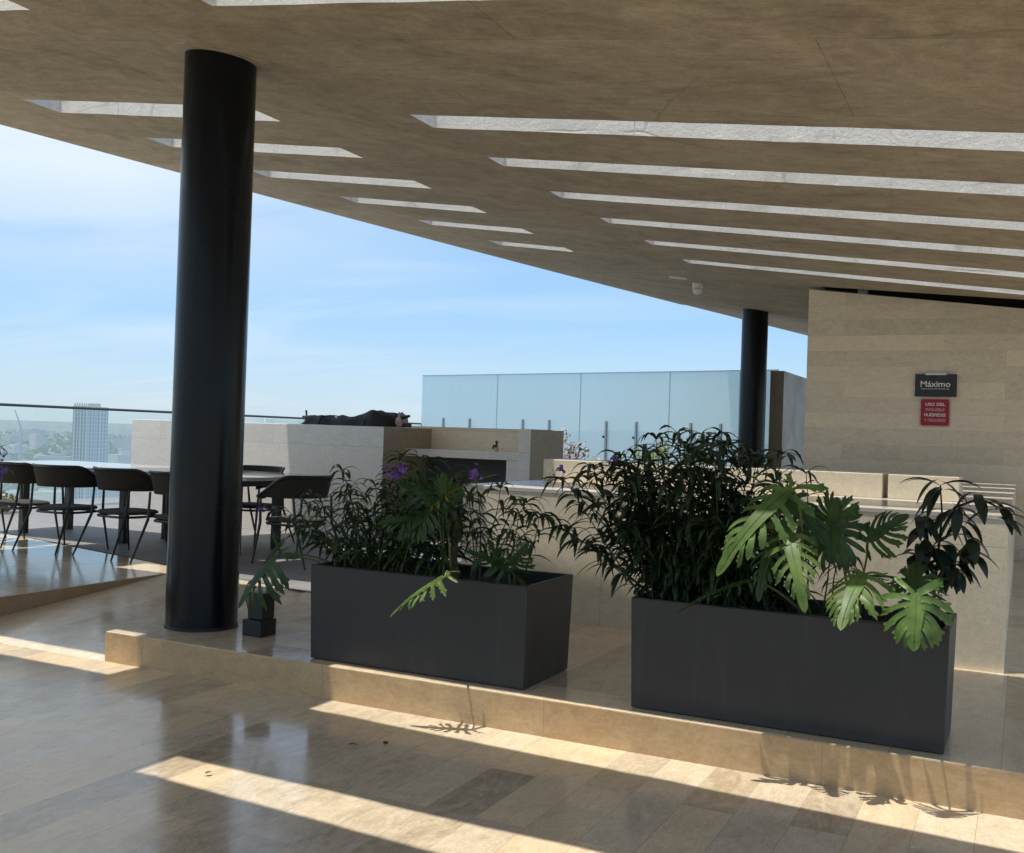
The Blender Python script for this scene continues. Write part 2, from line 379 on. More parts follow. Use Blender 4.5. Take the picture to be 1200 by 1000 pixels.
bpy.data.objects.remove(cut)
# recess above the stone wall, its shade painted with a near-black material
bm = bmesh.new()
prism(bm, [(-2.42, 13.98), (2.3, 12.66), (2.3, 14.25), (-2.42, 14.25)], lo, lambda x: zc(x)+.15)
cut = tmp(bm, 'cut'); boolean(base, cut); bpy.data.objects.remove(cut)
base.data.name = 'roof_slab'
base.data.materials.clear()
base.data.materials.append(M['concrete']); base.data.materials.append(M['slot_sunlit']); base.data.materials.append(M['soil'])  # soil's near-black doubles as painted shade inside the recess
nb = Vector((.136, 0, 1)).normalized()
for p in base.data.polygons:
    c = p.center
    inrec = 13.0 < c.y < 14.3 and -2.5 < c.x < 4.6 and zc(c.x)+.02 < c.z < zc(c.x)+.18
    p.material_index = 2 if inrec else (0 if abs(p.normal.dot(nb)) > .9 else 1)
roof = thing('concrete_roof', 'large sloping raw concrete canopy pierced by rows of long light slots', 'roof', (-4.75, 5.23, zc(-4.75)))
base.parent = roof; base.location = -roof.location
bm = bmesh.new()      # far soffit, set a little higher; outside light painted in by its paler concrete
prism(bm, [(edge_x(18.75), 18.752), (2.6, 18.752), (2.6, 23.2), (edge_x(23.2), 23.2)], lambda x: zc(x)+.012, lambda x: zc(x)+TH)
obj('soffit', bm, M['patch'], roof)
for (cx, cy, rr) in ((-4.80, 5.23, .285),):   # cement patch round the column head
    bm = bmesh.new(); n = 40
    ps = []
    for k in range(n):
        a = 2*math.pi*k/n; q = rr*(1 + .12*math.sin(3*a+1) + .05*math.sin(7*a))
        ps.append((cx+q*math.cos(a)*1.15, cy+q*math.sin(a)))
    prism(bm, ps, lambda x: zc(x)-.006, lambda x: zc(x)+.02)
    obj('cement_patch', bm, M['patch'], roof)

# ------------------------------------------------------------------ columns
def column(cx, cy, rr, label):
    bm = bmesh.new(); n = 64
    b = [bm.verts.new((cx+rr*math.cos(2*math.pi*k/n), cy+rr*math.sin(2*math.pi*k/n), H+.012)) for k in range(n)]
    t = [bm.verts.new((v.co.x, v.co.y, zc(v.co.x)+.03)) for v in b]
    for k in range(n): bm.faces.new((b[k], b[(k+1) % n], t[(k+1) % n], t[k])).smooth = True
    c = thing('round_column', label, 'column', (cx, cy, H), 'round steel columns carrying the concrete roof')
    o = obj('shaft', bm, M['column'], c)
    for p in o.data.polygons: p.use_smooth = True
    bm = bmesh.new(); lathe(bm, [(rr+.004, H), (rr+.004, H+.02), (rr-.004, H+.024)], cx, cy, 64); obj('base_ring', bm, M['black'], c)
column(-4.79, 5.24, .229, 'thick dark grey round column nearest the camera, beside the small black floor fixture')
column(-4.30, 18.3, .226, 'thin looking dark round column far back, in front of the frosted glass screen')

# ------------------------------------------------------------------ stone wall with signs
wall = thing('stone_wall', 'tall beige travertine wall with coursed slabs carrying the two signs', 'wall', (-.5, 14, H))
bm = bmesh.new()
prism(bm, [(-2.59, 14.), (5.5, 14.), (5.5, 14.45), (-2.59, 14.45)], lambda x: H, lambda x: 3.545 - .1235*(x+2.59))
obj('wall_panel', bm, M['wall'], wall)
bm = bbox(-1.98, -1.86, 14.05, 14.2, 3.43, 3.69, .006); obj('bracket', bm, M['steel'], wall)

def text_mesh(s, size, bold=.0):
    cu = bpy.data.curves.new('t', 'FONT'); cu.body = s; cu.size = size; cu.align_x = 'CENTER'; cu.align_y = 'CENTER'
    cu.offset = bold; cu.extrude = .001; cu.resolution_u = 3
    o = bpy.data.objects.new('t', cu); COL.objects.link(o)
    dg = bpy.context.evaluated_depsgraph_get(); me = bpy.data.meshes.new_from_object(o.evaluated_get(dg))
    bpy.data.objects.remove(o); bpy.data.curves.remove(cu)
    return me
def put_text(s, size, x, y, z, mat, parent, wid=None, bold=.0, name='lettering'):
    me = text_mesh(s, size, bold)
    if wid:
        xs = [v.co.x for v in me.vertices]; k = wid/(max(xs)-min(xs)); me.transform(Matrix.Diagonal((k, 1, 1, 1)))
    me.transform(Matrix.Rotation(R(90), 4, 'X')); me.name = name
    me.materials.clear(); me.materials.append(mat)
    o = bpy.data.objects.new(name, me); link(o, parent); o.location = Vector((x, y, z)) - parent.location
    return o
sg = thing('wall_sign', 'charcoal rectangular sign lettered Máximo, upper of the two on the stone wall', 'sign', (-1.004, 13.985, 2.29))
bm = bbox(-1.246, -.762, 13.965, 13.998, 2.150, 2.432, .004); obj('sign_plate', bm, M['signdark'], sg)
bm = bbox(-1.127, -.885, 13.957, 13.963, 2.420, 2.447, .002); obj('clip', bm, M['white'], sg)
put_text('Máximo', .105, -1.010, 13.962, 2.305, M['signtext'], sg, .345, .0012)
put_text('CAPACIDAD DE PERSONAS', .022, -1.012, 13.962, 2.247, M['signtext'], sg, .325, .0)
sr = thing('wall_sign', 'small red square sign with four pale lines, below the charcoal sign', 'sign', (-1.005, 13.985, 1.95))
def rrect(x0, x1, z0, z1, y0, y1, r_):
    bm = bmesh.new(); pts = []
    for (cx, cz, a0) in ((x1-r_, z1-r_, 0), (x0+r_, z1-r_, 90), (x0+r_, z0+r_, 180), (x1-r_, z0+r_, 270)):
        for k in range(7): a = R(a0 + 15*k); pts.append((cx+r_*math.cos(a), cz+r_*math.sin(a)))
    f = [bm.verts.new((x, y0, z)) for x, z in pts]; b = [bm.verts.new((x, y1, z)) for x, z in pts]; n = len(pts)
    bm.faces.new(f); bm.faces.new(b)
    for i in range(n): bm.faces.new((f[i], f[(i+1) % n], b[(i+1) % n], b[i]))
    return bm
obj('border', rrect(-1.185, -.825, 1.775, 2.135, 13.985, 13.998, .03), M['signpink'], sr)
obj('sign_plate', rrect(-1.168, -.842, 1.79, 2.118, 13.972, 13.984, .028), M['signred'], sr)
for i, (s, w, m_) in enumerate((('USO DEL', .23, 'signtext'), ('INMUEBLE', .22, 'signtextp'), ('HUÉSPEDES', .25, 'signtext'), ('Y MENORES', .25, 'signtextp'))):
    put_text(s, .052, -1.005, 13.969, 2.053-.066*i, M[m_], sr, w, .0012)

# ------------------------------------------------------------------ big stone bar and ledges
bar = thing('stone_bar', 'long travertine bar counter with flat deep top behind the planters', 'bar counter', (-1.9, 7.4, H))
XL, XR, YB = -3.74, -.07, 6.82
bm = bmesh.new(); box(bm, XL, XR, YB, 13.6, H, 1.09); obj('counter_body', bm, M['marble'], bar)
bm = bmesh.new(); box(bm, XL-.002, XR+.003, YB-.004, 13.6, 1.0905, 1.122); bevel(bm, .004, 2); obj('counter_top', bm, M['bartop'], bar)
for x0, x1, w in ((-3.70, -.935, 'left of the dark joint'), (-.895, -.41, 'right of the dark joint')):
    bm = bbox(x0, x1, 8.16, 8.66, 1.1225, 1.302, .005)
    tag(obj('stone_ledge', bm, M['marble'], None, ((x0+x1)/2, 8.41, 1.1225)), ('long' if x0 < -2 else 'short') + ' low travertine ledge on the bar top, ' + w, 'ledge')

# ------------------------------------------------------------------ cooking islands
YI = 10.5
isl = thing('stone_island', 'tall box shaped travertine island under the black grill cover', 'island', (-8.9, YI+.5, H))
bm = bmesh.new(); box(bm, -10.956, -6.868, YI, YI+1.14, H, 1.548); bevel(bm, .006, 2)
bm.normal_update()
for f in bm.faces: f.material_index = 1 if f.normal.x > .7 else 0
obj('island_body', bm, [M['island'], M['island_end_shade']], isl)
Y2 = 11.0
i2 = thing('stone_island', 'travertine counter island with an open dark niche and raised end panel', 'island', (-6, Y2+.5, H))
x0, x1 = -7.2, -5.31
bm = bbox(x1, x1+.16, Y2-.02, Y2+.95, H, 1.575, .006)
bm.normal_update()
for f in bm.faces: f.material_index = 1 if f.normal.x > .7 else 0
obj('end_panel', bm, [M['island'], M['island_end_shade']], i2)
obj('back_panel', bbox(x0, x1-.002, Y2+.62, Y2+.93, H, 1.575, .006), M['wall'], i2)
bm = bmesh.new(); box(bm, x0, x1-.003, Y2, Y2+.617, 1.20, 1.29); bevel(bm, .004, 2); obj('counter_top', bm, M['island'], i2)
obj('leg_panel', bbox(x1-.16, x1-.004, Y2+.003, Y2+.61, H, 1.199, .004), M['island'], i2)
obj('niche_back', bbox(x0, x1-.165, Y2+.5, Y2+.6, H, 1.197, .004), M['nichedark'], i2)
tp = thing('tap', 'small dark beer tap standing on the niche counter', 'tap', (-5.78, Y2+.35, 1.29))
bm = bmesh.new(); tube(bm, [(-5.78, Y2+.35, 1.29), (-5.78, Y2+.35, 1.37)], [.026, .02], 12); obj('tap_body', bm, M['steel'], tp)
bm = bmesh.new(); tube(bm, [(-5.78, Y2+.35, 1.36), (-5.78, Y2+.27, 1.36), (-5.78, Y2+.25, 1.33)], .014, 8); obj('spout', bm, M['black'], tp)
bm = bmesh.new(); tube(bm, [(-5.78, Y2+.35, 1.37), (-5.78, Y2+.34, 1.42)], [.012, .017], 8); obj('handle', bm, M['black'], tp)

# grill cover: a rumpled cloth over humps, resting on the island
def cover():
    bm = bmesh.new(); nx, ny = 56, 18; x0, x1, y0, y1 = -8.20, -6.93, YI+.12, YI+.72
    g_ = random.Random(3); grid = []
    for i in range(nx+1):
        row = []
        for j in range(ny+1):
            u, v = i/nx, j/ny
            h = .105 + .015*math.sin(9*u+1) + .03*math.exp(-((u-.42)/.06)**2) + .075*math.exp(-((u-.80)/.16)**2)
            e = min(1, min(u, 1-u)*14)*min(1, min(v, 1-v)*5)
            z = 1.551 + h*(e**.45) + .008*math.sin(31*u+6*v)*e + .006*math.sin(17*v+22*u)*e
            row.append(bm.verts.new((x0+(x1-x0)*u + .012*math.sin(13*v+3*u), y0+(y1-y0)*v + .015*math.sin(21*u), z)))
        grid.append(row)
    for i in range(nx):
        for j in range(ny): bm.faces.new((grid[i][j], grid[i+1][j], grid[i+1][j+1], grid[i][j+1])).smooth = True
    return bm
gc = tag(obj('grill_cover', cover(), M['cover'], None, (-7.56, YI+.4, 1.548), smooth=True), 'rumpled black fabric cover draped along the top of the tall island', 'cover')
for xs_ in (-7.92, -7.25):      # straps lashed over the cover
    bm = bmesh.new()
    tube(bm, [(xs_, YI+.10, 1.553), (xs_+.01, YI+.16, 1.66), (xs_+.02, YI+.4, 1.672), (xs_+.01, YI+.66, 1.66), (xs_, YI+.74, 1.553)], .009, 6); obj('strap', bm, M['black'], gc)
va = thing('gas_valve', 'small black valve with handle at the left end of the grill cover', 'valve', (-8.269, YI+.35, 1.548))
bm = bmesh.new(); tube(bm, [(-8.269, YI+.35, 1.548), (-8.269, YI+.35, 1.63)], .035, 12); tube(bm, [(-8.333, YI+.35, 1.635), (-8.141, YI+.35, 1.655)], [.028, .02], 10); obj('valve_body', bm, M['black'], va)
bm = bmesh.new(); tube(bm, [(-8.279, YI+.35, 1.65), (-8.290, YI+.35, 1.73)], [.01, .014], 8); obj('handle', bm, M['black'], va)
bm = bmesh.new(); tube(bm, [(-8.141, YI+.35, 1.655), (-8.152, YI+.3, 1.60), (-8.184, YI+.3, 1.55)], .014, 8); obj('hose', bm, M['rosecloth'], va)
cr = thing('folded_cloth', 'crumpled rose cloth with black clips at the right end of the grill cover', 'cloth', (-6.87, YI+.4, 1.548))
bm = bmesh.new(); bmesh.ops.create_icosphere(bm, subdivisions=3, radius=1.)
for v in bm.verts:
    s = 1+.22*math.sin(5*v.co.x+3*v.co.z)+.15*math.sin(9*v.co.y+4*v.co.x); v.co = Vector((v.co.x*.062*s-6.87, v.co.y*.10*s+YI+.4, max(1.549, v.co.z*.095*s+1.625)))
for f in bm.faces: f.smooth = True
obj('cloth_fold', bm, M['rosecloth'], cr)
bm = bmesh.new(); box(bm, -6.84, -6.76, YI+.34, YI+.45, 1.549, 1.60); tube(bm, [(-6.845, YI+.35, 1.67), (-6.73, YI+.35, 1.69)], [.026, .016], 8); obj('clip', bm, M['black'], cr)

# ------------------------------------------------------------------ brown wall end, far right back
bw = thing('stone_wall', 'dark brown stone wall end standing behind the far column', 'wall', (-3.9, 19, H))
bm = bmesh.new(); box(bm, -4.10, -3.86, 18.75, 23, H, 2.80); obj('wall_panel', bm, M['brownwall'], bw)

# ------------------------------------------------------------------ frosted glass screen
A, B = Vector((-13.25, 21.89, 0)), Vector((-4.15, 19.675, 0)); dv = (B-A).normalized(); nv = Vector((-dv.y, dv.x, 0))
def plank(bm, s0, s1, t0, t1, z0, z1):
    vs, fs = box(bm, 0, 1, 0, 1, 0, 1)
    for v in vs:
        s = s0 if v.co.x < .5 else s1; t = t0 if v.co.y < .5 else t1; z = z0 if v.co.z < .5 else z1
        v.co = A + dv*s + nv*t; v.co.z = z
scr = thing('glass_screen', 'long pale blue frosted glass screen beyond the bar', 'glass screen', (A.x, A.y, H))
cuts = [0, 2.43, 4.79, 7.01, 8.57, 9.36]
fins = [.78, 1.63, 3.24, 3.99, 5.51, 6.26, 7.54, 8.2]
for a, b in zip(cuts, cuts[1:]):
    bm = bmesh.new(); plank(bm, a+.006, b-.006, 0, .02, H+.02, 2.875); obj('glass_panel', bm, M['frosted'], scr)
for a in cuts[1:-1]:
    bm = bmesh.new(); plank(bm, a-.0055, a+.0055, .001, .019, H+.02, 2.873); obj('joint', bm, M['glassedge'], scr)
bm = bmesh.new(); plank(bm, 0, 9.36, -.004, .024, 2.876, 2.89); obj('top_edge', bm, M['glassedge'], scr)
for a in fins:
    bm = bmesh.new(); plank(bm, a-.026, a+.026, -.05, -.004, H, 1.86); bevel(bm, .006, 1); f_ = obj('post', bm, M['steel'], scr)
    bm = bmesh.new(); plank(bm, a-.075, a-.028, -.05, -.02, 1.50, 1.55); obj('bolt', bm, M['black'], f_)

# ------------------------------------------------------------------ railing on the terrace edge
rl = thing('glass_railing', 'clear glass terrace railing with thin dark handrail before the city', 'railing', (-13.2, 10, H))
bm = bmesh.new(); tube(bm, [(-13.2, -6, 1.692), (-13.2, 21.8, 1.70)], .021, 8); obj('handrail', bm, M['darkrail'], rl)
y = -6.
while y < 21.5:
    y2 = min(y+1.98, 21.78)
    bm = bmesh.new(); box(bm, -13.207, -13.193, y+.01, y2-.01, H+.05, 1.665); obj('glass_panel', bm, M['clear'], rl)
    y += 2.0
for y in (-6, 2, 10, 14.0, 18.6, 21.78):
    bm = bmesh.new(); tube(bm, [(-13.17, y, H), (-13.17, y, 1.68)], .014, 8); obj('post', bm, M['darkrail'], rl)

# ------------------------------------------------------------------ dome camera on the ceiling
cx, cy = -4.42, 15.1
dc = thing('dome_camera', 'small white dome security camera hanging under the concrete roof', 'camera', (cx, cy, zc(cx)))
bm = bmesh.new(); lathe(bm, [(.075, zc(cx)-.07), (.08, zc(cx)-.06), (.08, zc(cx)+.01)], cx, cy, 24); obj('housing', bm, M['white'], dc)
bm = bmesh.new(); lathe(bm, [(.012, zc(cx)-.165), (.045, zc(cx)-.155), (.07, zc(cx)-.12), (.074, zc(cx)-.071)], cx, cy, 24); obj('dome', bm, M['white'], dc, smooth=True)
bm = bmesh.new(); prism(bm, [(-4.68, 14.50), (-4.42, 14.50), (-4.42, 14.56), (-4.68, 14.56)], lambda x: zc(x)-.025, lambda x: zc(x)+.01)
tag(obj('ceiling_plate', bm, M['white'], None, (-4.55, 14.53, zc(-4.55))), 'small flat white plate on the ceiling above the dome camera', 'plate')

# ------------------------------------------------------------------ dining table
tb = thing('dining_table', 'long stone topped dining table lined with woven chairs on the terrace', 'table', (-8.65, 8.6, H))
TZ = 1.0
bm = bmesh.new()
pts = []; X0, X1, Ya, Yb, rr = -10.75, -6.72, 7.98, 9.25, .22
for (px, py, a0) in ((X1-rr, Yb-rr, 0), (X0+rr, Yb-rr, 90), (X0+rr, Ya+rr, 180), (X1-rr, Ya+rr, 270)):
    for k in range(9): a = R(a0+k*11.25); pts.append((px+rr*math.cos(a), py+rr*math.sin(a)))
prism(bm, pts, lambda x: TZ-.035, lambda x: TZ); obj('tabletop', bm, M['tabletop'], tb)
obj('apron', bbox(X0+.3, X1-.3, Ya+.2, Yb-.2, TZ-.11, TZ-.037, .004), M['tableleg'], tb)
for x in (X0+.45, -8.73, X1-.45):
    for y in (Ya+.32, Yb-.32):
        bm = bbox(x-.04, x+.04, y-.04, y+.04, H, TZ-.112, .005); obj('leg', bm, M['tableleg'], tb)

# ------------------------------------------------------------------ chairs (built facing +Y at the origin)
def make_chair():
    root = thing('terrace_chair', 'x', 'chair', (0, 0, 0), 'woven chairs around the dining table')
    SZ = .44
    bm = bmesh.new(); n = 28; top = []; bot = []
    for k in range(n):
        a = 2*math.pi*k/n; ca, sa = math.cos(a), math.sin(a)
        x = .255*math.copysign(abs(ca)**.55, ca); yy = .245*math.copysign(abs(sa)**.6, sa)
        top.append((x, yy)); 
    rings = [[bm.verts.new((x*s, y_*s, z)) for x, y_ in top] for s, z in ((.9, SZ-.03), (1, SZ-.024), (1.0, SZ-.006), (.93, SZ+.006), (.4, SZ+.009))]
    for a, b in zip(rings, rings[1:]):
        for k in range(n): bm.faces.new((a[k], a[(k+1) % n], b[(k+1) % n], b[k])).smooth = True
    bm.faces.new(rings[0]); bm.faces.new(rings[-1]); obj('seat', bm, M['cushion'], root)
    # wrap-around back: from the left arm tip round the rear to the right arm tip
    path = []
    N = 36
    for k in range(N+1):
        t = k/N*2-1                                   # -1 left tip .. 0 rear centre .. 1 right tip
        a = t*R(128)
        x = .315*math.sin(a)*(1 if abs(t) < .72 else 1)
        yy = -.245*math.cos(a)*1.08 if abs(a) < R(90) else (-.245*1.08*math.cos(a))*1.35
        s = min(1, max(0, (abs(t)-.42)/.58)); s = s*s*(3-2*s)
        zt = .848 - .205*s; zb = .645 + .0*s
        path.append((x, yy, zt, min(zb, zt-.02)))
    def shell(bm, off, thick):
        ga, gb = [], []
        for x, yy, zt, zb in path:
            L = math.hypot(x, yy); ux, uy = x/L, yy/L; lean = .045
            o1 = [bm.verts.new((x+ux*(off+lean*f), yy+uy*(off+lean*f), zb+(zt-zb)*f)) for f in (0, .25, .5, .75, 1)]
            o2 = [bm.verts.new((x+ux*(off-thick+lean*f), yy+uy*(off-thick+lean*f), zb+(zt-zb)*f)) for f in (0, .25, .5, .75, 1)]
            ga.append(o1); gb.append(o2)
        for i in range(N):
            for j in range(4):
                bm.faces.new((ga[i][j], ga[i+1][j], ga[i+1][j+1], ga[i][j+1])).smooth = True
                bm.faces.new((gb[i][j], gb[i][j+1], gb[i+1][j+1], gb[i+1][j])).smooth = True
            bm.faces.new((ga[i][4], ga[i+1][4], gb[i+1][4], gb[i][4])); bm.faces.new((ga[i][0], gb[i][0], gb[i+1][0], ga[i+1][0]))
    bm = bmesh.new(); shell(bm, .0, .02); obj('backrest', bm, M['weave'], root)
    bm = bmesh.new(); tube(bm, [(x*(1+.045/math.hypot(x, yy)), yy*(1+.045/math.hypot(x, yy)), zt+.006) for x, yy, zt, zb in path], .014, 8); obj('arm_rail', bm, M['chairmetal'], root, smooth=True)
    bm = bmesh.new(); tube(bm, [(x*.96, yy*.96, SZ-.05) for x, yy in top]+[(top[0][0]*.96, top[0][1]*.96, SZ-.05)], .013, 6); obj('seat_frame', bm, M['chairmetal'], root)
    for sx in (-1, 1):
        bm = bmesh.new(); tube(bm, [(sx*.285, .20, .655), (sx*.27, .21, .40), (sx*.30, .27, 0)], [.011, .014, .009], 8); obj('leg', bm, M['chairmetal'], root)
        bm = bmesh.new(); tube(bm, [(sx*.262, -.20, .66), (sx*.25, -.23, .40), (sx*.285, -.40, 0)], [.011, .014, .009], 8); obj('leg', bm, M['chairmetal'], root)
    return root
proto = make_chair(); first = True
CH = [(-10.27, 7.54, 5, 'dark woven chair at the left end of the near row, partly behind purple flowers'),
      (-9.49, 7.60, -4, 'dark woven chair in the near row, second from the left edge'),
      (-8.735, 7.55, 3, 'dark woven chair near the middle of the near row, in front of the city tower'),
      (-7.965, 7.62, -5, 'dark woven chair in the near row just left of the thick column'),
      (-7.17, 7.58, 2, 'dark woven chair of the near row whose right half the thick column hides'),
      (-7.75, 9.22, 177, 'dark woven chair tucked in on the far side of the table, by the tall island'),
      (-6.30, 8.15, 84, 'dark woven armchair at the head of the table, behind the left planter')]
for x, y, rz, lab in CH:
    o = proto if first else copy_tree(proto); first = False
    o.location = (x, y, H); o.rotation_euler = (0, 0, R(rz)); o['label'] = lab

# ------------------------------------------------------------------ planters
def planter(x0, x1, y0, y1, z1, label):
    t = thing('planter_box', label, 'planter', ((x0+x1)/2, (y0+y1)/2, H), 'dark grey planter boxes')
    bm = bmesh.new(); w = .028; zi = z1-.13
    def loop(d, z): return [bm.verts.new(p) for p in ((x0+d, y0+d, z), (x1-d, y0+d, z), (x1-d, y1-d, z), (x0+d, y1-d, z))]
    c_ = .005
    ls = [loop(.02, H+.003), loop(.012, H+.008), loop(0, z1-c_), loop(c_, z1), loop(w-c_, z1), loop(w, z1-c_), loop(w, zi)]
    for p, q in zip(ls, ls[1:]):
        for k in range(4): bm.faces.new((p[k], p[(k+1) % 4], q[(k+1) % 4], q[k]))
    bm.faces.new(ls[0]); bm.faces.new(ls[-1])
    bmesh.ops.bevel(bm, geom=[e for e in bm.edges if abs(e.verts[0].co.z-e.verts[1].co.z) > .3], offset=.006, segments=2, profile=.5, affect='EDGES')
    obj('box_shell', bm, M['planter'], t)
    bm = bmesh.new(); n = 24; m_ = 10; g_ = []
    for i in range(n+1):
        g_.append([bm.verts.new((x0+w+.002+(x1-x0-2*w-.004)*i/n, y0+w+.002+(y1-y0-2*w-.004)*j/m_, z1-.06+rnd.uniform(-.012, .014))) for j in range(m_+1)])
    for i in range(n):
        for j in range(m_): bm.faces.new((g_[i][j], g_[i+1][j], g_[i+1][j+1], g_[i][j+1]))
    obj('soil', bm, M['soil'], t)
planter(-3.635, -2.262, 4.845, 5.45, .725, 'dark grey rectangular planter box beside the column, the left one on the step')
planter(-1.702, -.262, 4.84, 5.37, .728, 'dark grey rectangular planter box at the right, largest in view')
planter(-9.75, -8.36, 5.25, 5.80, .725, 'dark grey planter box at the left edge beneath purple flowers on the terrace')

# ------------------------------------------------------------------ plant building blocks
def lance(bm, p, d, L, w, droop, rr_):
    """long narrow leaf: starts at p along d, arches down"""
    p = Vector(p); d = Vector(d).normalized(); n = 6
    side = d.cross(Vector((0, 0, 1)))
    if side.length < 1e-3: side = Vector((1, 0, 0))
    side = (side.normalized() + Vector((0, 0, rr_.uniform(-.5, .5)))).normalized()
    q = p.copy(); prev = None; twist = rr_.uniform(-.25, .25)
    for i in range(n+1):
        t = i/n; ww = w*(math.sin(math.pi*min(1, t*.93+.07))**.75)*(1-.25*t)
        if i == n: ww = .0008
        dd = (d + Vector((0, 0, -1))*droop*(t**1.3)).normalized()
        if i: q = q + dd*(L/n)
        up = side.cross(dd).normalized(); s2 = (side + up*twist*t).normalized()
        row = (bm.verts.new(q - s2*ww + up*ww*.28), bm.verts.new(q), bm.verts.new(q + s2*ww + up*ww*.28))
        if prev:
            for a in (0, 1): bm.faces.new((prev[a], prev[a+1], row[a+1], row[a])).smooth = True
        prev = row
def stalk(bs, bl, base, tip, rr_, L=.15, w=.010, gap=.065, start=.25, bow=.06, thick=.005, crown=6, lean=None):
    base, tip = Vector(base), Vector(tip)
    mid = (base+tip)/2 + Vector((rr_.uniform(-bow, bow), rr_.uniform(-bow, bow), .05))
    pts = bez(base, mid, tip, 8); tube(bs, pts, [thick*(1-.6*i/8) for i in range(9)], 5)
    Ltot = (tip-base).length; k = max(3, int(Ltot*(1-start)/gap)); ph = rr_.uniform(0, 6.28)
    for i in range(k):
        t = start+(1-start)*(i+.5)/k + rr_.uniform(-.02, .02); t = min(.99, t)
        p = (1-t)**2*base + 2*t*(1-t)*mid + t*t*tip
        for s in (0, 1):
            if rr_.random() < .12: continue
            a = ph + i*1.57 + s*math.pi + rr_.uniform(-.4, .4)
            el = rr_.uniform(.05, .75)
            lance(bl, p, (math.cos(a), math.sin(a), el), L*rr_.uniform(.65, 1.15)*(.75+.35*math.sin(math.pi*t)), w*rr_.uniform(.8, 1.2), rr_.uniform(.9, 2.3), rr_)
    for c in range(crown):
        a = ph + c*6.28/crown + rr_.uniform(-.3, .3)
        lance(bl, tip, (math.cos(a), math.sin(a), rr_.uniform(.3, 1.4)), L*rr_.uniform(.6, 1.05), w*rr_.uniform(.7, 1.), rr_.uniform(1.2, 2.6), rr_)
def petals(bm, p, r_, rr_, n=18):
    p = Vector(p)
    for k in range(n):
        d = Vector((rr_.gauss(0, 1), rr_.gauss(0, 1), rr_.gauss(.2, .8))).normalized()
        c = p + d*r_*rr_.uniform(.3, 1.); s = d.orthogonal().normalized(); s2 = d.cross(s); q = r_*rr_.uniform(.28, .45)
        a = rr_.uniform(0, 6.28); u = s*math.cos(a)+s2*math.sin(a); v = d.cross(u)
        vs = [bm.verts.new(c+u*q*x+v*q*y+d*q*z) for x, y, z in ((-.6, 0, -.1), (0, .6, .1), (.7, .15, .25), (.75, -.2, .25), (0, -.6, .1))]
        bm.faces.new(vs)
def shrub(name, label, cat, stalks, mat, seed, group=None, flowers=(), stemmat='stem', **kw):
    rr_ = random.Random(seed); bs, bl = bmesh.new(), bmesh.new()
    for st in stalks:
        k = dict(kw); k.update(st[2] if len(st) > 2 else {})
        stalk(bs, bl, st[0], st[1], rr_, **k)
    for v in list(bl.verts) + list(bs.verts):       # nothing pokes through the sides of a box
        for x0, x1, y0, y1 in ((-3.635, -2.262, 4.845, 5.45), (-1.702, -.262, 4.84, 5.37)):
            if v.co.z < .735 and x0-.04 < v.co.x < x1+.04 and y0-.05 < v.co.y < y1+.05:
                v.co.x = min(max(v.co.x, x0+.04), x1-.04); v.co.y = min(max(v.co.y, y0+.04), y1-.04)
    b = Vector(stalks[0][0]); t = thing(name, label, cat, b, group)
    obj('stems', bs, M[stemmat], t); obj('foliage', bl, M[mat], t)
    for (p, r_) in flowers:
        bf = bmesh.new(); petals(bf, p, r_, rr_); obj('flower', bf, M['flower'], t)
    return t

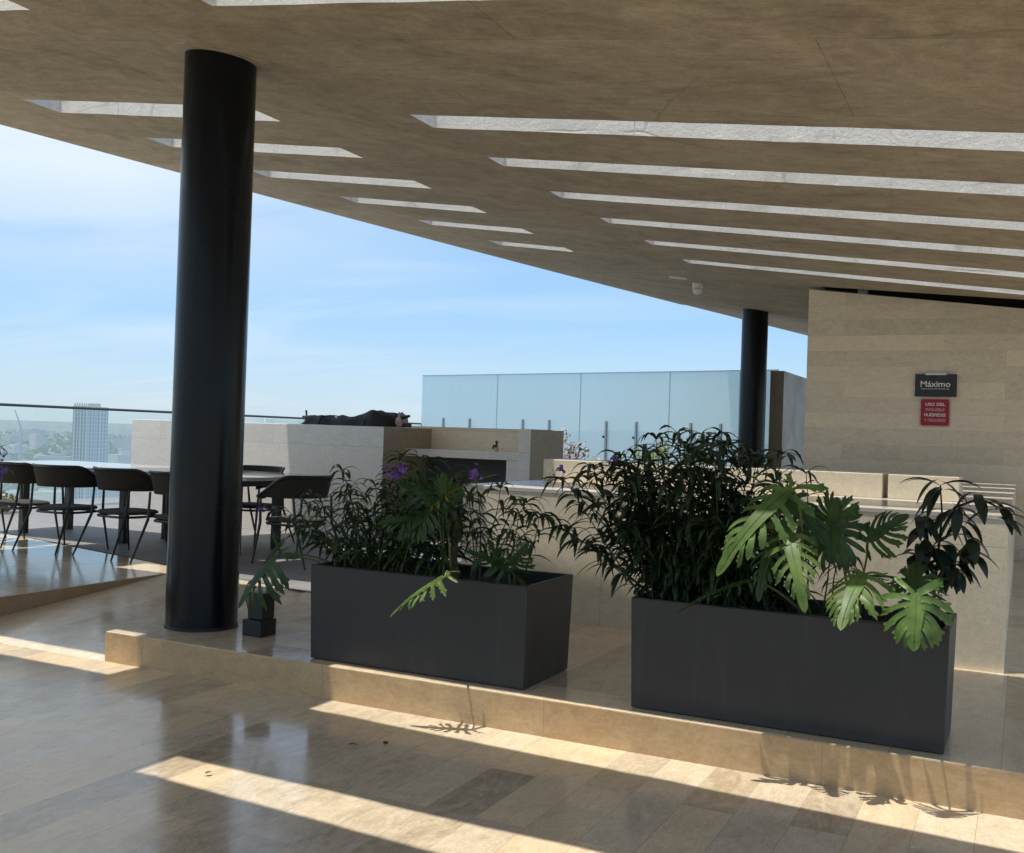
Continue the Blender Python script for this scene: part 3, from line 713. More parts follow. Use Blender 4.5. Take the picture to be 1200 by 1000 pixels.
def lobed(bm, base, tip, up, W, rr_, n=7, droop=.12, fold=.22, deep=.50):
    """deeply lobed philodendron blade from base to tip; `up` faces the upper surface"""
    base, tip = Vector(base), Vector(tip); ax = tip-base; L = ax.length; ax.normalize()
    up = Vector(up); up = (up - ax*up.dot(ax)).normalized(); sd = ax.cross(up).normalized()
    def pt(u, v):      # u along the midrib in metres, v sideways in metres
        k = u/L
        z = droop*L*(k*(1-k))*1.6 + fold*abs(v) - .9*v*v/max(W, .01) * (.6+.5*k)
        return base + ax*u + sd*v + up*z
    def strip(rows):
        prev = None
        for row in rows:
            vs = [bm.verts.new(p) for p in row]
            if prev:
                for a in range(len(vs)-1): bm.faces.new((prev[a], prev[a+1], vs[a+1], vs[a])).smooth = True
            prev = vs
    def web(k): return W*(1-deep)*(.16+.36*min(1, k/.14))*(1-.62*max(0, (k-.2)/.8)**1.1)
    for s in (-1, 1):
        rows = []
        for i in range(17):       # central web of the blade, notched at its base
            k = i/16*.86; e = web(k); back = -.10*L*max(0, 1-k/.12)
            rows.append([pt(k*L, 0), pt(k*L+back*.35, s*e*.5)-up*.003, pt(k*L+back+.12*e, s*e)])
        strip(rows)
        for j in range(n):
            f = j/(n-1); k0 = -.03+.70*f; th = R(122-92*f**.85+rr_.uniform(-7, 7))
            e = web(max(0, k0)); root = e*.72
            ln = W*(.86-.28*f+.12*math.sin(math.pi*f))*rr_.uniform(.88, 1.10)*(.92 if j == 0 else 1)
            wd = ln*(.118-.012*f)*rr_.uniform(.8, 1.2)
            cu = rr_.uniform(.10, .55)*(1 if j else -.4); rise = rr_.uniform(-.16, .12); rows = []
            for i in range(9):
                t = i/8; a = th - cu*t
                cu_, cv_ = k0*L + math.cos(a)*ln*t, root + math.sin(a)*ln*t
                ww = wd*(.92-.30*t+.32*math.sin(math.pi*min(1, t*.95))*t*1.4)*(1 if t < .78 else math.sqrt(max(0, 1-((t-.78)/.22)**2))*.95+.05)
                px, py = -math.sin(a), math.cos(a); w_ = up*(rise*ln*t*t - .16*ln*t*t + .006*math.sin(5*t+j) - .003*(1-t))
                rows.append([pt(cu_+px*ww, s*(cv_+py*ww))+w_, pt(cu_, s*cv_)-up*.0035+w_, pt(cu_-px*ww, s*(cv_-py*ww))+w_])
            strip(rows)
            if ln > .06:          # teeth on the long lobes
                for tt, sg_ in ((.52, 1), (.74, -1), (.70, 1)):
                    if rr_.random() < .25: continue
                    a = th-cu*tt; cu_, cv_ = k0*L+math.cos(a)*ln*tt, root+math.sin(a)*ln*tt; px, py = math.sin(a)*sg_, -math.cos(a)*sg_; dx, dy = math.cos(a), math.sin(a); dz = up*(rise*ln*tt*tt-.16*ln*tt*tt)
                    bm.faces.new([bm.verts.new(pt(cu_+dx*p_*ln+px*q_*wd, s*(cv_+dy*p_*ln+py*q_*wd))+dz) for p_, q_ in ((-.10, .7), (.07, 1.55), (.14, 1.40), (.12, .6))])
    rows = []
    for i in range(8):            # end lobe
        t = i/7; ww = (web(.78)*(1-t)+.085*W*t)*(1+.35*math.sin(math.pi*t))*(1 if t < .7 else math.sqrt(max(0, 1-((t-.7)/.3)**2))) + .0006
        rows.append([pt(L*(.78+.26*t), -ww)-up*.001, pt(L*(.78+.26*t), 0)-up*.003, pt(L*(.78+.26*t), ww)-up*.001])
    strip(rows)
    rows = []                     # pale midrib standing proud of the blade
    for i in range(9):
        k = i/8; ww = .0042*(1-.8*k); rows.append([pt(k*L, -ww)+up*.0015, pt(k*L, 0)+up*.004, pt(k*L, ww)+up*.0015])
    strip(rows)
def philodendron(label, root, leaves, seed, extra_trunk=None, group='philodendrons in the planter boxes'):
    """leaves: (blade base, blade tip, up, half width, material, petiole bend)"""
    rr_ = random.Random(seed); t = thing('philodendron', label, 'plant', root, group)
    for lf in leaves:
        b, tp_, up, W, mt, bend = lf[:6]; kw = lf[6] if len(lf) > 6 else {}
        bm = bmesh.new(); lobed(bm, b, tp_, up, W, rr_, **kw)
        bmesh.ops.remove_doubles(bm, verts=bm.verts[:], dist=.0004)
        o = obj('leaf', bm, M[mt], t)
        bp = bmesh.new(); r0 = Vector(root)+Vector((rr_.uniform(-.05, .05), rr_.uniform(-.05, .05), 0)); b = Vector(b)
        ax = (Vector(tp_)-b).normalized()
        pts = bez(r0, (r0+b)/2+Vector(bend), b, 8); tube(bp, pts+[b+ax*.03], [.0075-.0004*i for i in range(10)], 6)
        # midrib continues as a pale ridge on the blade
        obj('petiole', bp, M['petiole'], o)
    if extra_trunk:
        bp = bmesh.new(); tube(bp, extra_trunk, [.026, .022, .019, .014], 8); obj('trunk', bp, M['trunk'], t)
    return t

# ------------------------------------------------------------------ planting, left box
SZ1 = .668
def ring_stalks(xs, zs, y0, y1, seed, n=1, spread=.10):
    g_ = random.Random(seed); out = []
    for (bx, tx, tz) in xs:
        out.append(((bx, g_.uniform(y0, y1), zs), (tx, g_.uniform(y0-.02, y1+.02), tz)))
    return out
grp = 'narrow leaved flowering shrubs in the planter boxes'
shrub('narrow_leaf_shrub', 'loose narrow leaved shrub at the left end of the left planter', 'shrub',
      ring_stalks([(-3.5, -4.18, .98), (-3.52, -3.85, 1.10), (-3.46, -3.66, 1.25), (-3.42, -3.62, 1.12), (-3.5, -3.95, .88), (-3.4, -3.5, 1.06), (-3.36, -3.45, .95), (-3.54, -3.75, .93), (-3.45, -4.02, 1.02),
                   (-3.5, -3.8, .84), (-3.4, -3.55, .85), (-3.35, -3.4, 1.12), (-3.55, -3.72, 1.02), (-3.48, -3.56, 1.16), (-3.42, -3.50, .92), (-3.5, -3.62, .80), (-3.38, -3.33, 1.2), (-3.56, -3.9, .96), (-3.46, -3.7, .98), (-3.4, -3.44, .82)], SZ1, 4.95, 5.3, 11),
      'lance2', 21, grp, [((-4.20, 5.1, .985), .035)], L=.165, w=.0125, gap=.046)
shrub('narrow_leaf_shrub', 'bushy narrow leaved shrub with lilac flowers in the middle of the left planter', 'shrub',
      ring_stalks([(-3.2, -3.30, 1.25), (-3.15, -3.12, 1.36), (-3.1, -3.0, 1.33), (-3.22, -3.36, 1.12), (-3.05, -2.98, 1.18), (-3.0, -2.9, 1.22), (-3.25, -3.22, 1.05), (-2.95, -2.84, 1.14), (-3.12, -3.2, .98),
                   (-3.02, -3.06, .95), (-3.3, -3.42, .98), (-2.9, -2.78, 1.02), (-3.18, -3.1, 1.12), (-3.08, -3.03, 1.05), (-3.28, -3.3, .86), (-2.98, -2.95, .85), (-3.26, -3.34, 1.18), (-3.2, -3.24, 1.15), (-3.06, -3.02, 1.28), (-2.96, -2.92, 1.06), (-3.14, -3.16, .90), (-3.24, -3.28, .98), (-3.3, -3.36, .80), (-2.92, -2.84, .92), (-3.1, -3.12, 1.2)], SZ1, 4.93, 5.3, 12),
      'lance2', 22, grp, [((-3.19, 4.93, 1.27), .05), ((-3.10, 4.93, 1.295), .05), ((-3.15, 4.95, 1.25), .04)], L=.18, w=.0135, gap=.045, start=.15)
shrub('narrow_leaf_shrub', 'sparse narrow leaved stems arching right from the left planter', 'shrub',
      ring_stalks([(-2.72, -2.62, 1.20), (-2.65, -2.55, 1.12), (-2.6, -2.38, 1.14), (-2.5, -2.42, 1.08), (-2.75, -2.68, 1.28), (-2.45, -2.30, 1.06), (-2.7, -2.74, 1.0), (-2.78, -2.80, 1.12), (-2.62, -2.66, .95), (-2.5, -2.52, .92)], SZ1, 4.98, 5.3, 13),
      'lance2', 23, grp, [((-2.64, 4.95, 1.29), .05)], L=.175, w=.013, gap=.055, start=.35)

philodendron('philodendron with a thick trunk and one sunlit leaf hanging over the left planter', (-2.83, 5.08, SZ1), [
    ((-2.60, 4.58, .775), (-2.86, 4.50, .565), (-.35, -.45, .75), .10, 'philo_sunlit', (.10, -.20, .12)),
    ((-2.90, 5.05, 1.10), (-3.16, 4.98, 1.22), (-.1, -.8, .5), .13, 'philo', (.0, .0, .1)),
    ((-2.93, 4.98, 1.07), (-3.06, 4.90, .90), (-.3, -.85, .4), .13, 'philo', (.0, .0, .14)),
    ((-2.86, 5.0, 1.12), (-2.84, 4.95, 1.28), (.1, -.9, .2), .10, 'philo', (.0, .0, .1)),
    ((-2.90, 4.98, 1.11), (-2.53, 4.96, 1.285), (-.35, -.3, .9), .05, 'philo_yellow', (.0, .0, .1)),
    ((-3.0, 4.96, 1.02), (-3.22, 4.9, .98), (-.2, -.7, .6), .11, 'philo', (.0, .0, .1)),
], 31, [(-2.83, 5.10, SZ1), (-2.845, 5.10, .80), (-2.83, 5.09, .97), (-2.85, 5.07, 1.12)])
philodendron('low philodendron with two small fan leaves at the right end of the left planter', (-2.45, 5.1, SZ1), [
    ((-2.475, 5.04, .775), (-2.70, 5.0, .86), (-.1, -.6, .8), .10, 'philo', (.0, .0, .03)),
    ((-2.45, 5.04, .80), (-2.34, 5.0, .93), (.2, -.8, .4), .10, 'philo', (.0, .0, .03)),
    ((-2.50, 5.06, .78), (-2.58, 5.0, .93), (-.3, -.8, .4), .07, 'philo', (.0, .0, .03)),
], 32)
philodendron('philodendron with a big lobed leaf drooping beside the column over the floor fixture', (-3.55, 5.05, SZ1), [
    ((-3.985, 4.98, .735), (-4.215, 4.93, .415), (-.3, -.75, .5), .20, 'philo', (.06, .0, .06), {'droop': .10}),
    ((-3.965, 5.0, .745), (-4.05, 5.0, .90), (-.4, -.8, .1), .06, 'philo', (.06, .0, .06)),
], 33)

# ------------------------------------------------------------------ planting, right box
SZ2 = .67
def bush(n, x0, x1, tx, tz, seed, y0=4.92, y1=5.30):
    g_ = random.Random(seed); out = []
    for i in range(n):
        bx = g_.uniform(x0, x1); out.append(((bx, g_.uniform(y0, y1), SZ2), (bx+g_.uniform(*tx), g_.uniform(y0-.05, y1+.1), g_.uniform(*tz))))
    return out
shrub('narrow_leaf_shrub', 'dense dark narrow leaved bush filling the left half of the right planter', 'shrub',
      bush(34, -1.66, -1.10, (-.20, .14), (1.05, 1.50), 41) + bush(20, -1.66, -1.45, (-.42, -.12), (1.0, 1.42), 44) + bush(40, -1.64, -1.0, (-.20, .14), (.78, 1.15), 42) + bush(12, -1.62, -1.25, (-.12, .12), (1.42, 1.54), 43),
      'lance', 24, grp, [((-1.875, 5.0, 1.385), .04)], L=.19, w=.0145, gap=.045, start=.12)
shrub('narrow_leaf_shrub', 'dark drooping leafy stems arching left out of the right planter', 'shrub',
      [((-1.62, 5.1, SZ2), (-2.20, 5.12, 1.27)), ((-1.64, 5.15, SZ2), (-2.02, 5.1, 1.33)), ((-1.6, 5.0, SZ2), (-2.30, 5.05, 1.08)), ((-1.62, 5.2, SZ2), (-1.98, 5.2, 1.12)), ((-1.62, 5.05, SZ2), (-2.12, 5.0, 1.0)),
       ((-1.65, 5.1, SZ2), (-1.88, 5.1, 1.36)), ((-1.65, 5.02, SZ2), (-1.92, 4.95, .92))],
      'lance', 25, grp, [((-2.22, 5.12, 1.315), .042)], L=.20, w=.0145, gap=.05, start=.4)
shrub('narrow_leaf_shrub', 'thin upright narrow leaved sprig between the lobed leaves of the right planter', 'shrub',
      [((-.92, 5.15, SZ2), (-.935, 5.12, 1.36)), ((-.96, 5.2, SZ2), (-1.04, 5.15, 1.24)), ((-.86, 5.22, SZ2), (-.84, 5.2, 1.12)), ((-1.0, 5.2, SZ2), (-1.02, 5.2, 1.02)), ((-.8, 5.22, SZ2), (-.76, 5.22, 1.0)), ((-.7, 5.22, SZ2), (-.74, 5.2, .95))],
      'lance', 26, grp, L=.19, w=.008, gap=.07, start=.4)
philodendron('philodendron with large drooping sunlit leaves in the middle of the right planter', (-.92, 5.02, SZ2), [
    ((-0.927, 4.74, 1.305), (-1.193, 4.54, 0.925), (-.15, -.80, .5), .165, 'philo_sunlit', (.06, -.02, .22), {'droop': .22}),
    ((-0.926, 4.68, 1.11), (-0.817, 4.53, 0.801), (.1, -.80, .5), .125, 'philo_sunlit', (.0, -.04, .12), {'droop': .25}),
    ((-1.02, 4.85, 1.08), (-1.05, 4.70, .80), (-.2, -.85, .4), .105, 'philo', (.0, -.04, .1), {'droop': .2}),
    ((-1.12, 4.9, .86), (-1.43, 4.74, .70), (-.4, -.6, .6), .06, 'philo', (.0, -.04, .06)),
    ((-.98, 4.9, 1.24), (-.78, 4.86, 1.05), (.3, -.8, .5), .13, 'philo', (.0, -.04, .1)),
], 34)
philodendron('philodendron with upright dark star shaped leaves right of the middle of the right planter', (-.70, 5.05, SZ2), [
    ((-.785, 4.98, 1.14), (-.775, 4.93, .965), (.0, -.95, .25), .17, 'philo', (.02, .0, .05)),
    ((-.785, 4.98, 1.14), (-.76, 4.95, 1.26), (.05, -.95, .1), .12, 'philo', (.02, .0, .05)),
    ((-.625, 4.98, 1.075), (-.455, 4.93, 1.20), (.25, -.8, .55), .11, 'philo', (.06, .0, .0)),
    ((-0.617, 4.76, 0.941), (-0.664, 4.52, 0.743), (-.1, -.62, .78), .145, 'philo_sunlit', (.0, -.05, .08), {'droop': .2}),
], 35)
philodendron('philodendron with a star shaped sunlit leaf hanging over the right end of the right planter', (-.42, 5.02, SZ2), [
    ((-0.383, 4.6, 0.898), (-0.379, 4.52, 0.687), (.05, -.72, .68), .145, 'philo_sunlit', (.0, -.10, .12), {'deep': .5}),
    ((-.395, 4.76, .89), (-.41, 4.90, 1.0), (.0, -.45, .9), .12, 'philo', (.0, -.10, .12)),
    ((-.45, 4.98, .905), (-.63, 4.95, .915), (-.05, -.35, .95), .06, 'philo', (.0, .0, .05)),
    ((-.45, 4.98, .905), (-.28, 4.96, .93), (.1, -.35, .95), .06, 'philo', (.0, .0, .05)),
], 36)
# dark oval leaved plant at the right end
def oval(bm, p, d, L, w, droop, rr_):
    p = Vector(p); d = Vector(d).normalized(); n = 6; sd = d.cross(Vector((0, 0, 1)))
    sd = sd.normalized() if sd.length > .01 else Vector((1, 0, 0)); q = p.copy(); prev = None
    for i in range(n+1):
        t = i/n; ww = w*math.sin(math.pi*(t**.8)*.96+.02)*(1.05-.2*t) + .0006
        dd = (d+Vector((0, 0, -1))*droop*t**.8).normalized()
        if i: q = q+dd*(L/n)
        up = sd.cross(dd).normalized(); row = [bm.verts.new(q+sd*ww*k+up*ww*.3*abs(k)) for k in (-1, 0, 1)]
        if prev:
            for a in (0, 1): bm.faces.new((prev[a], prev[a+1], row[a+1], row[a])).smooth = True
        prev = row
def oval_plant():
    rr_ = random.Random(51); b = (-.345, 5.15, SZ2)
    t = thing('oval_leaf_plant', 'dark plant with drooping oval leaves rising at the right end of the right planter', 'plant', b)
    bs, bl = bmesh.new(), bmesh.new()
    stems = [[b, (-.35, 5.14, .85), (-.335, 5.12, 1.05), (-.325, 5.12, 1.20), (-.335, 5.1, 1.335)], [(-.335, 5.12, 1.10), (-.27, 5.1, 1.24), (-.17, 5.1, 1.285), (-.09, 5.08, 1.25)],
             [(-.34, 5.13, 1.02), (-.40, 5.12, 1.10), (-.42, 5.1, 1.19)], [(-.345, 5.13, .95), (-.40, 5.1, 1.0), (-.44, 5.1, 1.0)], [(-.335, 5.12, 1.0), (-.26, 5.1, 1.02), (-.215, 5.1, 1.08), (-.24, 5.1, 1.16)],
             [(-.34, 5.13, .9), (-.30, 5.1, .98), (-.26, 5.08, .98)]]
    for s in stems: tube(bs, s, [.009-.0014*i for i in range(len(s))], 6)
    for s in stems:
        for i, q in enumerate(s[1:]):
            m_ = 5 if i < len(s)-2 else 6
            if s is stems[0] and i == 0: m_ = 1
            for k in range(m_):
                a = rr_.uniform(0, 6.28)
                oval(bl, Vector(q)+Vector((rr_.uniform(-.02, .02), 0, rr_.uniform(-.05, .03))), (math.cos(a), math.sin(a)*.7, rr_.uniform(-.3, .6)), rr_.uniform(.12, .19), rr_.uniform(.020, .032), rr_.uniform(.8, 2.4), rr_)
    for k in range(4):
        a = (.1, .5, 2.6, 3.0)[k]; lance(bl, stems[0][-1], (math.cos(a), -.2, .55), .19, .009, 1.0, rr_)
    obj('stems', bs, M['oval'], t); obj('foliage', bl, M['oval'], t)
oval_plant()
# planting in the box at the left edge
shrub('narrow_leaf_shrub', 'dark narrow leaved shrub with purple flowers at the left edge of the picture', 'shrub',
      [((-8.5+.08*random.Random(i).uniform(-1, 1), 5.5+.15*random.Random(i+50).uniform(-1, 1), .67), (-7.78+.16*random.Random(i+9).uniform(-1, 1), 5.8+.2*random.Random(i+19).uniform(-1, 1), 1.0+.42*random.Random(i+29).random())) for i in range(22)],
      'lance', 27, grp, [((-7.62, 5.9, 1.19), .05), ((-7.60, 5.9, 1.06), .05), ((-7.64, 5.9, 1.01), .045)], L=.19, w=.012, gap=.055)

# ------------------------------------------------------------------ small black floor fixture
fx = thing('floor_light', 'small black stepped floor light standing beside the thick column', 'light', (-4.27, 5.22, H))
obj('foot', bbox(-4.375, -4.225, 5.15, 5.30, H, .29, .006), M['black'], fx)
obj('head', bbox(-4.345, -4.225, 5.16, 5.28, .2905, .46, .01), M['black'], fx)

# ------------------------------------------------------------------ dry leaves dropped on the floor
M['dry'] = plain('dry_leaf', (.12, .055, .025), .8, .4, 20., .2)
for (x, y, a, L_, lab) in ((-2.829, 4.105, .5, .05, 'curled dry brown leaf on the floor between the two light bands, left one'),
                           (-2.677, 4.202, 2.2, .055, 'dry brown leaf on the floor between the two light bands, right one'),
                           (-3.101, 3.446, 1.2, .035, 'tiny dry leaf lying in the light band nearest the camera')):
    bm = bmesh.new(); oval(bm, (x, y, .012), (math.cos(a), math.sin(a), .25), L_, L_*.26, .35, random.Random(int(x*-100)))
    for v in bm.verts: v.co.z = max(v.co.z, .003)
    tag(obj('fallen_leaf', bm, M['dry'], None, (x, y, 0)), lab, 'leaf', 'dry leaves on the floor')
# ------------------------------------------------------------------ flower beds behind
def bed_shrub(label, c, rx, ry, rz, mats, seed, n=420, name='garden_shrub'):
    rr_ = random.Random(seed); t = thing(name, label, 'shrub', (c[0], c[1], H), 'garden shrubs along the terrace edge')
    bs = bmesh.new()
    for k in range(7):
        a = rr_.uniform(0, 6.28); tube(bs, [(c[0], c[1], H), (c[0]+.3*rx*math.cos(a), c[1]+.3*ry*math.sin(a), c[2]*.6), (c[0]+.8*rx*math.cos(a), c[1]+.8*ry*math.sin(a), c[2]+rz*rr_.uniform(0, .8))], [.02, .013, .005], 5)
    obj('stems', bs, M['trunk'], t)
    for mi, (mt, frac, nm) in enumerate(mats):
        bm = bmesh.new()
        for k in range(int(n*frac)):
            d = Vector((rr_.gauss(0, 1), rr_.gauss(0, 1), rr_.gauss(0, 1))).normalized()*(rr_.random()**.4)
            q = Vector((c[0]+d.x*rx, c[1]+d.y*ry, c[2]+d.z*rz*(1+.3*math.sin(5*d.x+seed))))
            if q.z < H+.02: continue
            u = Vector((rr_.gauss(0, 1), rr_.gauss(0, 1), rr_.gauss(0, 1))).normalized(); v = u.orthogonal().normalized(); s = rr_.uniform(.025, .055)
            bm.faces.new([bm.verts.new(q+u*s*a+v*s*b) for a, b in ((-1, 0), (0, .5), (1, 0), (0, -.5))])
        obj(nm, bm, M[mt], t)
BED = [('pink flowering shrub just right of the niche island, before the glass', (-7.75, 18.3, .92), .42, .35, .62, (('pink', .55, 'blossom'), ('hedge', .45, 'foliage'))),
       ('low pale shrub between pink bush and yellow green bush before the glass', (-6.95, 18.2, .72), .45, .35, .42, (('pale_leaf', .7, 'foliage'), ('pink', .3, 'blossom'))),
       ('yellow green shrub before the glass, behind the dark planter bush', (-6.05, 18.2, .90), .42, .35, .58, (('pale_leaf', .85, 'foliage'), ('hedge', .15, 'foliage'))),
       ('white flecked shrub before the glass, right of the yellow green one', (-5.2, 18.1, .95), .42, .35, .62, (('pale_leaf', .5, 'foliage'), ('pink', .3, 'blossom'), ('hedge', .2, 'foliage')))]
for i, (lab, c, rx, ry, rz, ms) in enumerate(BED): bed_shrub(lab, c, rx, ry, rz, ms, 60+i, 900)
for i, (x, y, ms, lab) in enumerate(((-12.75, 9.6, (('hedge', .75, 'foliage'), ('pink', .25, 'blossom')), 'low green and pink shrub by the railing beyond the left chairs'),
                                     (-12.75, 8.2, (('hedge', .6, 'foliage'), ('pink', .4, 'blossom')), 'low pink flecked shrub by the railing at the left picture edge'))):
    bed_shrub(lab, (x, y, H+.15), .30, .6, .18, ms, 80+i, 900)

# ------------------------------------------------------------------ the city far below
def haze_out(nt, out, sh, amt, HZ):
    em = nt.nodes.new('ShaderNodeEmission'); em.inputs[0].default_value = (*HZ, 1)      # distance haze painted as a glow mixed into the far surfaces
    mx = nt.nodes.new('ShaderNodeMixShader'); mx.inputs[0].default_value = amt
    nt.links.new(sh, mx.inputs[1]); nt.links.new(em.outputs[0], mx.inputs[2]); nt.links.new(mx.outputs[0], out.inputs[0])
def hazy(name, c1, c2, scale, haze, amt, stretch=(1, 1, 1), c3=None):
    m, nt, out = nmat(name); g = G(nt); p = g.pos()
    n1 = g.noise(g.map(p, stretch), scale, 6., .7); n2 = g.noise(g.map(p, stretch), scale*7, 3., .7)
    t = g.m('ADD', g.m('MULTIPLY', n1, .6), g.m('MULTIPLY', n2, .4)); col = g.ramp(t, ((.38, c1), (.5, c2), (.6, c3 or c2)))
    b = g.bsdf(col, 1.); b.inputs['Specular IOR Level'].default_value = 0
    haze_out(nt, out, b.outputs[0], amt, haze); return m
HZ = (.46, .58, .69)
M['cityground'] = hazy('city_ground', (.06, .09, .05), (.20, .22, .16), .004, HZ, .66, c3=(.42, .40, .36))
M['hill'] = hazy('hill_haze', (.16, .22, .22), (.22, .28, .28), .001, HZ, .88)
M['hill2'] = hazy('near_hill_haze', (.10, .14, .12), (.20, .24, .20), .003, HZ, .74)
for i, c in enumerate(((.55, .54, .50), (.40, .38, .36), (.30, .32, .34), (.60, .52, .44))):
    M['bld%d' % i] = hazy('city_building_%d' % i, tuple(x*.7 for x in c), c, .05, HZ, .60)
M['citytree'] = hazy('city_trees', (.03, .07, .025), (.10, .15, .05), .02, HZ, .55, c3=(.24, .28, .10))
bm = bmesh.new()
n = 48
c = bm.verts.new((0, 0, -80))
rg = [bm.verts.new((60000*math.cos(2*math.pi*k/n), 60000*math.sin(2*math.pi*k/n), -80)) for k in range(n)]
for k in range(n): bm.faces.new((c, rg[k], rg[(k+1) % n]))
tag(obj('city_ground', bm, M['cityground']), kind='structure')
def hills(dist, a0, a1, hfun, mat, seed):
    bm = bmesh.new(); n = 120; prev = None
    for i in range(n+1):
        a = R(a0+(a1-a0)*i/n); dx, dy = -math.sin(a), math.cos(a); h = hfun(i/n)
        row = [bm.verts.new((dx*dist*k, dy*dist*k, z)) for k, z in ((.93, -80), (.965, -80+h*.55), (1., -80+h), (1.1, -80))]
        if prev:
            for q in range(3): bm.faces.new((prev[q], prev[q+1], row[q+1], row[q])).smooth = True
        prev = row
    tag(obj('hills', bm, mat), kind='structure')
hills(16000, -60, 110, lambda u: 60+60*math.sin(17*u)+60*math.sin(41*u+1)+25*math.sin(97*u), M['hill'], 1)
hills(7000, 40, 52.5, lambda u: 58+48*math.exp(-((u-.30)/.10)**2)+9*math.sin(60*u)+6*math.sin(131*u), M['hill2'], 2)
def at(px_angle, dist): return (-math.sin(px_angle)*dist, math.cos(px_angle)*dist)
g_ = random.Random(5)
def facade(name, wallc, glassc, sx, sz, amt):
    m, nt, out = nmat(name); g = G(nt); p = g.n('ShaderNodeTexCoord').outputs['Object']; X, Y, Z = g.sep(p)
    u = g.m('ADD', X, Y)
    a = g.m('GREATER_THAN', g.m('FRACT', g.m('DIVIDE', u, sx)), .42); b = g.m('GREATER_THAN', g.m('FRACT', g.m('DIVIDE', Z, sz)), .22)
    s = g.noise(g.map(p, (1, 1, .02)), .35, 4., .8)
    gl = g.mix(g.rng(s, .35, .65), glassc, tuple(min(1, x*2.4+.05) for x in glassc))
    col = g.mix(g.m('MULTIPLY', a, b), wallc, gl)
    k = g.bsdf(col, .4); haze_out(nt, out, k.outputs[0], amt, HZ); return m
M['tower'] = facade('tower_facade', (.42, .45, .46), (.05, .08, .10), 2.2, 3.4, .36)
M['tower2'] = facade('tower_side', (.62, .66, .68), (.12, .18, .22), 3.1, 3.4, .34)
# glass tower standing alone
c0, c1_ = Vector((-737.6, 640.1, 0)), Vector((-716.4, 650.5, 0)); ax = (c1_-c0).normalized(); nr = Vector((-ax.y, ax.x, 0))
tw = thing('glass_tower', 'tall grey glass tower rising alone above the hazy city', 'tower', ((c0+c1_)/2)+Vector((0, 0, -80)))
def obox(bm, s0, s1, t0, t1, z0, z1):
    vs, _ = box(bm, 0, 1, 0, 1, 0, 1)
    for v in vs:
        z = z0 if v.co.z < .5 else z1; q = c0+ax*(s0 if v.co.x < .5 else s1)+nr*(t0 if v.co.y < .5 else t1); v.co = Vector((q.x, q.y, z))
bm = bmesh.new(); obox(bm, 0, 13, 0, 18, -80, 14.6); obj('left_block', bm, M['tower'], tw)
bm = bmesh.new(); obox(bm, 13.2, 23.6, -3, 18, -80, 14.0); obj('right_block', bm, M['tower2'], tw)
for k in range(12):
    bm = bmesh.new(); obox(bm, .8+1.95*k, 1.7+1.95*k, -2.8 if k > 6 else .5, 1.5, 14.0 if k > 6 else 14.6, 16.8); obj('crown_fin', bm, M['bld2'], tw)
for k in range(5):
    bm = bmesh.new(); obox(bm, 1.2+2.6*k, 1.9+2.6*k, -.5, -.02, -80, 14.4); obj('fin', bm, M['bld0'], tw)
for k in range(3):
    bm = bmesh.new(); obox(bm, 14.8+3.4*k, 15.6+3.4*k, -3.5, -3.02, -80, 13.8); obj('fin', bm, M['bld2'], tw)
# distant blocks
for i in range(170):
    d = 1500*math.exp(g_.random()*1.55); a = R(37+20*g_.random()); x, y = at(a, d)
    if 43.2 < math.degrees(a) < 45.3 and d < 900: continue
    w, dp = g_.uniform(14, 60), g_.uniform(12, 40); h = g_.uniform(8, 26) if g_.random() < .85 else g_.uniform(28, 52)
    bm = bmesh.new(); box(bm, x-w/2, x+w/2, y-dp/2, y+dp/2, -80, -80+h)
    if g_.random() < .5: box(bm, x-w/5, x+w/6, y-dp/5, y+dp/5, -80+h, -80+h+3.5)
    bmesh.ops.rotate(bm, verts=bm.verts[:], cent=(x, y, 0), matrix=Matrix.Rotation(g_.uniform(-.6, .6), 3, 'Z'))
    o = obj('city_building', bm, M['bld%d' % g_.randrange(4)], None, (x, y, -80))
    tag(o, 'small hazy block among the distant city buildings below the railing', 'building', 'distant city buildings')
# long flat roofed hall left of the tower
bm = bmesh.new(); x, y = at(R(46.2), 1150)
hl = thing('city_hall_block', 'long pale flat roofed building frame left of the glass tower', 'building', (x, y, -80))
box(bm, x-28, x+28, y-12, y+12, -80, -47); bmesh.ops.rotate(bm, verts=bm.verts[:], cent=(x, y, 0), matrix=Matrix.Rotation(R(44), 3, 'Z')); obj('wall', bm, M['bld2'], hl)
bm = bmesh.new(); box(bm, x-30, x+30, y-13, y+13, -47, -45); bmesh.ops.rotate(bm, verts=bm.verts[:], cent=(x, y, 0), matrix=Matrix.Rotation(R(44), 3, 'Z')); obj('roof', bm, M['bld0'], hl)
# construction crane
x, y = at(R(51.4), 1900)
crn = thing('tower_crane', 'thin hazy construction crane above the city at the left', 'crane', (x, y, -80))
bm = bmesh.new(); box(bm, x-2.2, x+2.2, y-2.2, y+2.2, -80, -16); obj('mast', bm, M['bld2'], crn)
bm = bmesh.new(); tube(bm, [(x+4, y, -20), (x-9, y-6, 16)], [2., .9], 6); obj('jib', bm, M['bld2'], crn)
bm = bmesh.new(); tube(bm, [(x, y, -18), (x+10, y+6, -20)], [1.6, 1.6], 6); obj('counter_jib', bm, M['bld2'], crn)
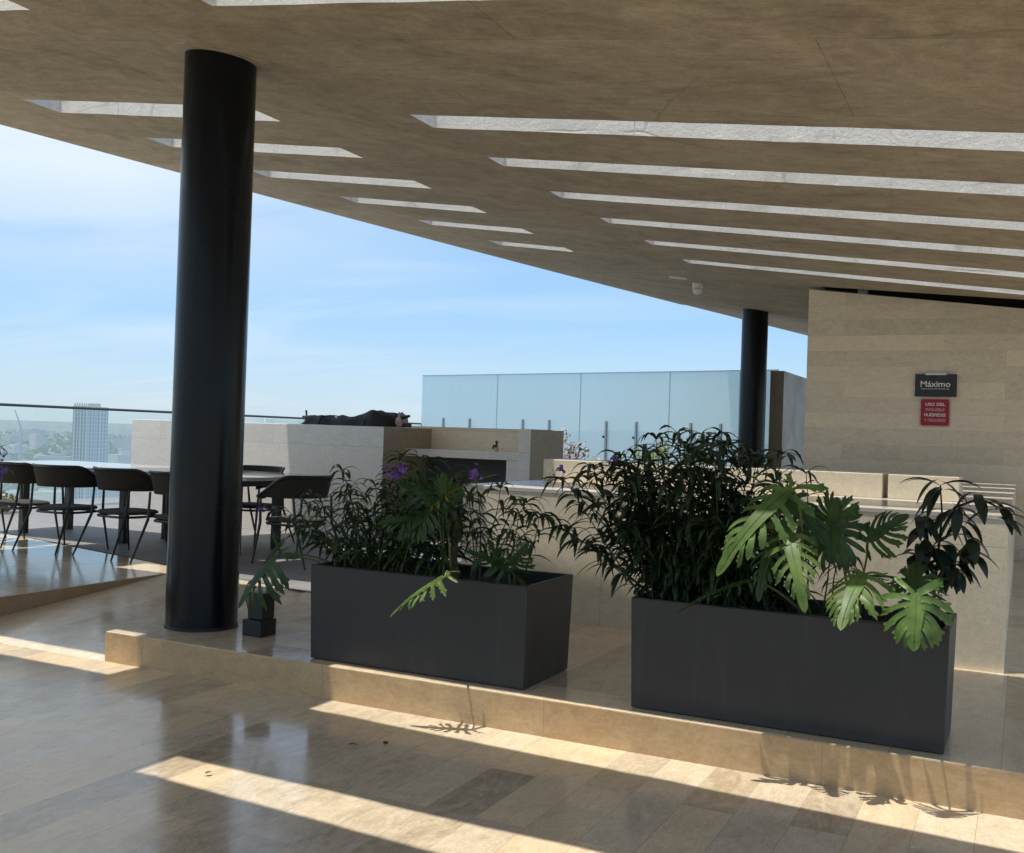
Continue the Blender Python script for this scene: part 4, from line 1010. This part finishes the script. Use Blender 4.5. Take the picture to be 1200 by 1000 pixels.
# tree canopy between the blocks, nobody could count it
bm = bmesh.new()
for i in range(2600):
    d = 1300*math.exp(g_.random()*1.7); a = R(36+22*g_.random()); x, y = at(a, d); s = g_.uniform(4, 11)
    z = -80+s*.6
    for k in range(2):
        u = Vector((g_.gauss(0, 1), g_.gauss(0, 1), g_.gauss(0, .5))).normalized(); v = u.orthogonal().normalized()
        bm.faces.new([bm.verts.new(Vector((x, y, z))+u*s*math.cos(6.283*q/7)*g_.uniform(.7, 1.2)+v*s*math.sin(6.283*q/7)*g_.uniform(.7, 1.2)) for q in range(7)])
tag(obj('city_trees', bm, M['citytree']), 'hazy green tree cover spread between the distant city blocks', 'trees', kind='stuff')

# ------------------------------------------------------------------ camera
cam = bpy.data.cameras.new('camera'); co = bpy.data.objects.new('camera', cam); COL.objects.link(co)
yaw, pit, rol = R(26.1842406), R(.46768355), R(1.88296974)
fw = Vector((-math.sin(yaw)*math.cos(pit), math.cos(yaw)*math.cos(pit), math.sin(pit)))
r0 = Vector((math.cos(yaw), math.sin(yaw), 0)); u0 = r0.cross(fw)
rt = r0*math.cos(rol)+u0*math.sin(rol); up = -r0*math.sin(rol)+u0*math.cos(rol)
mat = Matrix((rt, up, -fw)).transposed().to_4x4(); mat.translation = (0, 0, 1.5)
co.matrix_world = mat
cam.sensor_fit = 'HORIZONTAL'; cam.sensor_width = 36; cam.lens = 36*1220.63/1200
cam.clip_start = .05; cam.clip_end = 90000
sc.camera = co

# ------------------------------------------------------------------ sun and sky
sd = Vector((SUN_A, SUN_B, -1)).normalized()
sl = bpy.data.lights.new('sun', 'SUN'); sl.energy = 5.0; sl.angle = R(.5); sl.color = (1., .95, .86)
so = bpy.data.objects.new('sun', sl); COL.objects.link(so); so.rotation_euler = sd.to_track_quat('-Z', 'Y').to_euler(); so.location = (0, 0, 30)
w = bpy.data.worlds.new('World'); sc.world = w; w.use_nodes = True
nt = w.node_tree; nt.nodes.clear(); g = G(nt)
sky = g.n('ShaderNodeTexSky', sky_type='NISHITA', sun_disc=False)
sky.sun_elevation = math.asin(-sd.z); sky.sun_rotation = math.atan2(-sd.x, -sd.y); sky.altitude = 300; sky.air_density = 1.; sky.dust_density = .8; sky.ozone_density = 1.2
tc = g.n('ShaderNodeTexCoord').outputs['Generated']; X, Y, Z = g.sep(tc)
zz = g.m('ADD', g.m('MAXIMUM', Z, 0.), .12)
cv = g.comb(g.m('DIVIDE', X, zz), g.m('DIVIDE', Y, zz), 0.)
cl = g.noise(g.map(cv, (.55, 1.15, 1.), (0, 0, R(24)), (1.7, .4, 0)), 1.0, 7., .58, .7)
cl2 = g.noise(g.map(cv, (.22, .3, 1.), (0, 0, R(10)), (4.2, 1., 0)), 1.0, 3., .5)
f = g.m('MULTIPLY', g.rng(cl, .46, .74), g.rng(cl2, .40, .62))
# more veil towards the left of the view, as in a thin high cloud bank
left = g.rng(g.m('SUBTRACT', g.m('MULTIPLY', X, -.9), g.m('MULTIPLY', Y, .2)), .20, .62, .40, 1.)
veil = g.m('MULTIPLY', g.rng(g.m('SUBTRACT', g.m('MULTIPLY', X, -1.), g.m('MULTIPLY', Y, .15)), .30, .62), g.m('MULTIPLY', g.rng(Z, .10, .22), g.rng(cl, .30, .52, .35, 1.)))
f = g.m('MAXIMUM', g.m('MULTIPLY', g.m('MULTIPLY', f, left), .95), g.m('MULTIPLY', veil, .9))
hz = g.rng(Z, .18, .75, .85, .12)
grad = g.ramp(g.m('MULTIPLY', Z, 2.), ((.0, (.42, .52, .585)), (.10, (.36, .51, .65)), (.20, (.275, .465, .68)), (.45, (.215, .395, .66))))
base_sky = g.mix(hz, sky.outputs[0], g.n('ShaderNodeVectorMath', operation='SCALE', i_0=grad, i_Scale=10.).outputs[0])
col = g.mix(f, base_sky, (5.6, 6.3, 6.8))
bg = g.n('ShaderNodeBackground', i_Color=col, i_Strength=.15)
ow = nt.nodes.new('ShaderNodeOutputWorld'); nt.links.new(bg.outputs[0], ow.inputs[0])

# ------------------------------------------------------------------ render settings
sc.view_settings.view_transform = 'Standard'; sc.view_settings.look = 'None'; sc.view_settings.exposure = 0; sc.view_settings.gamma = 1
sc.render.engine = 'CYCLES'; sc.cycles.max_bounces = 10; sc.cycles.diffuse_bounces = 6; sc.cycles.glossy_bounces = 4; sc.cycles.transparent_max_bounces = 16
sc.cycles.use_denoising = True; sc.cycles.sample_clamp_indirect = 6.
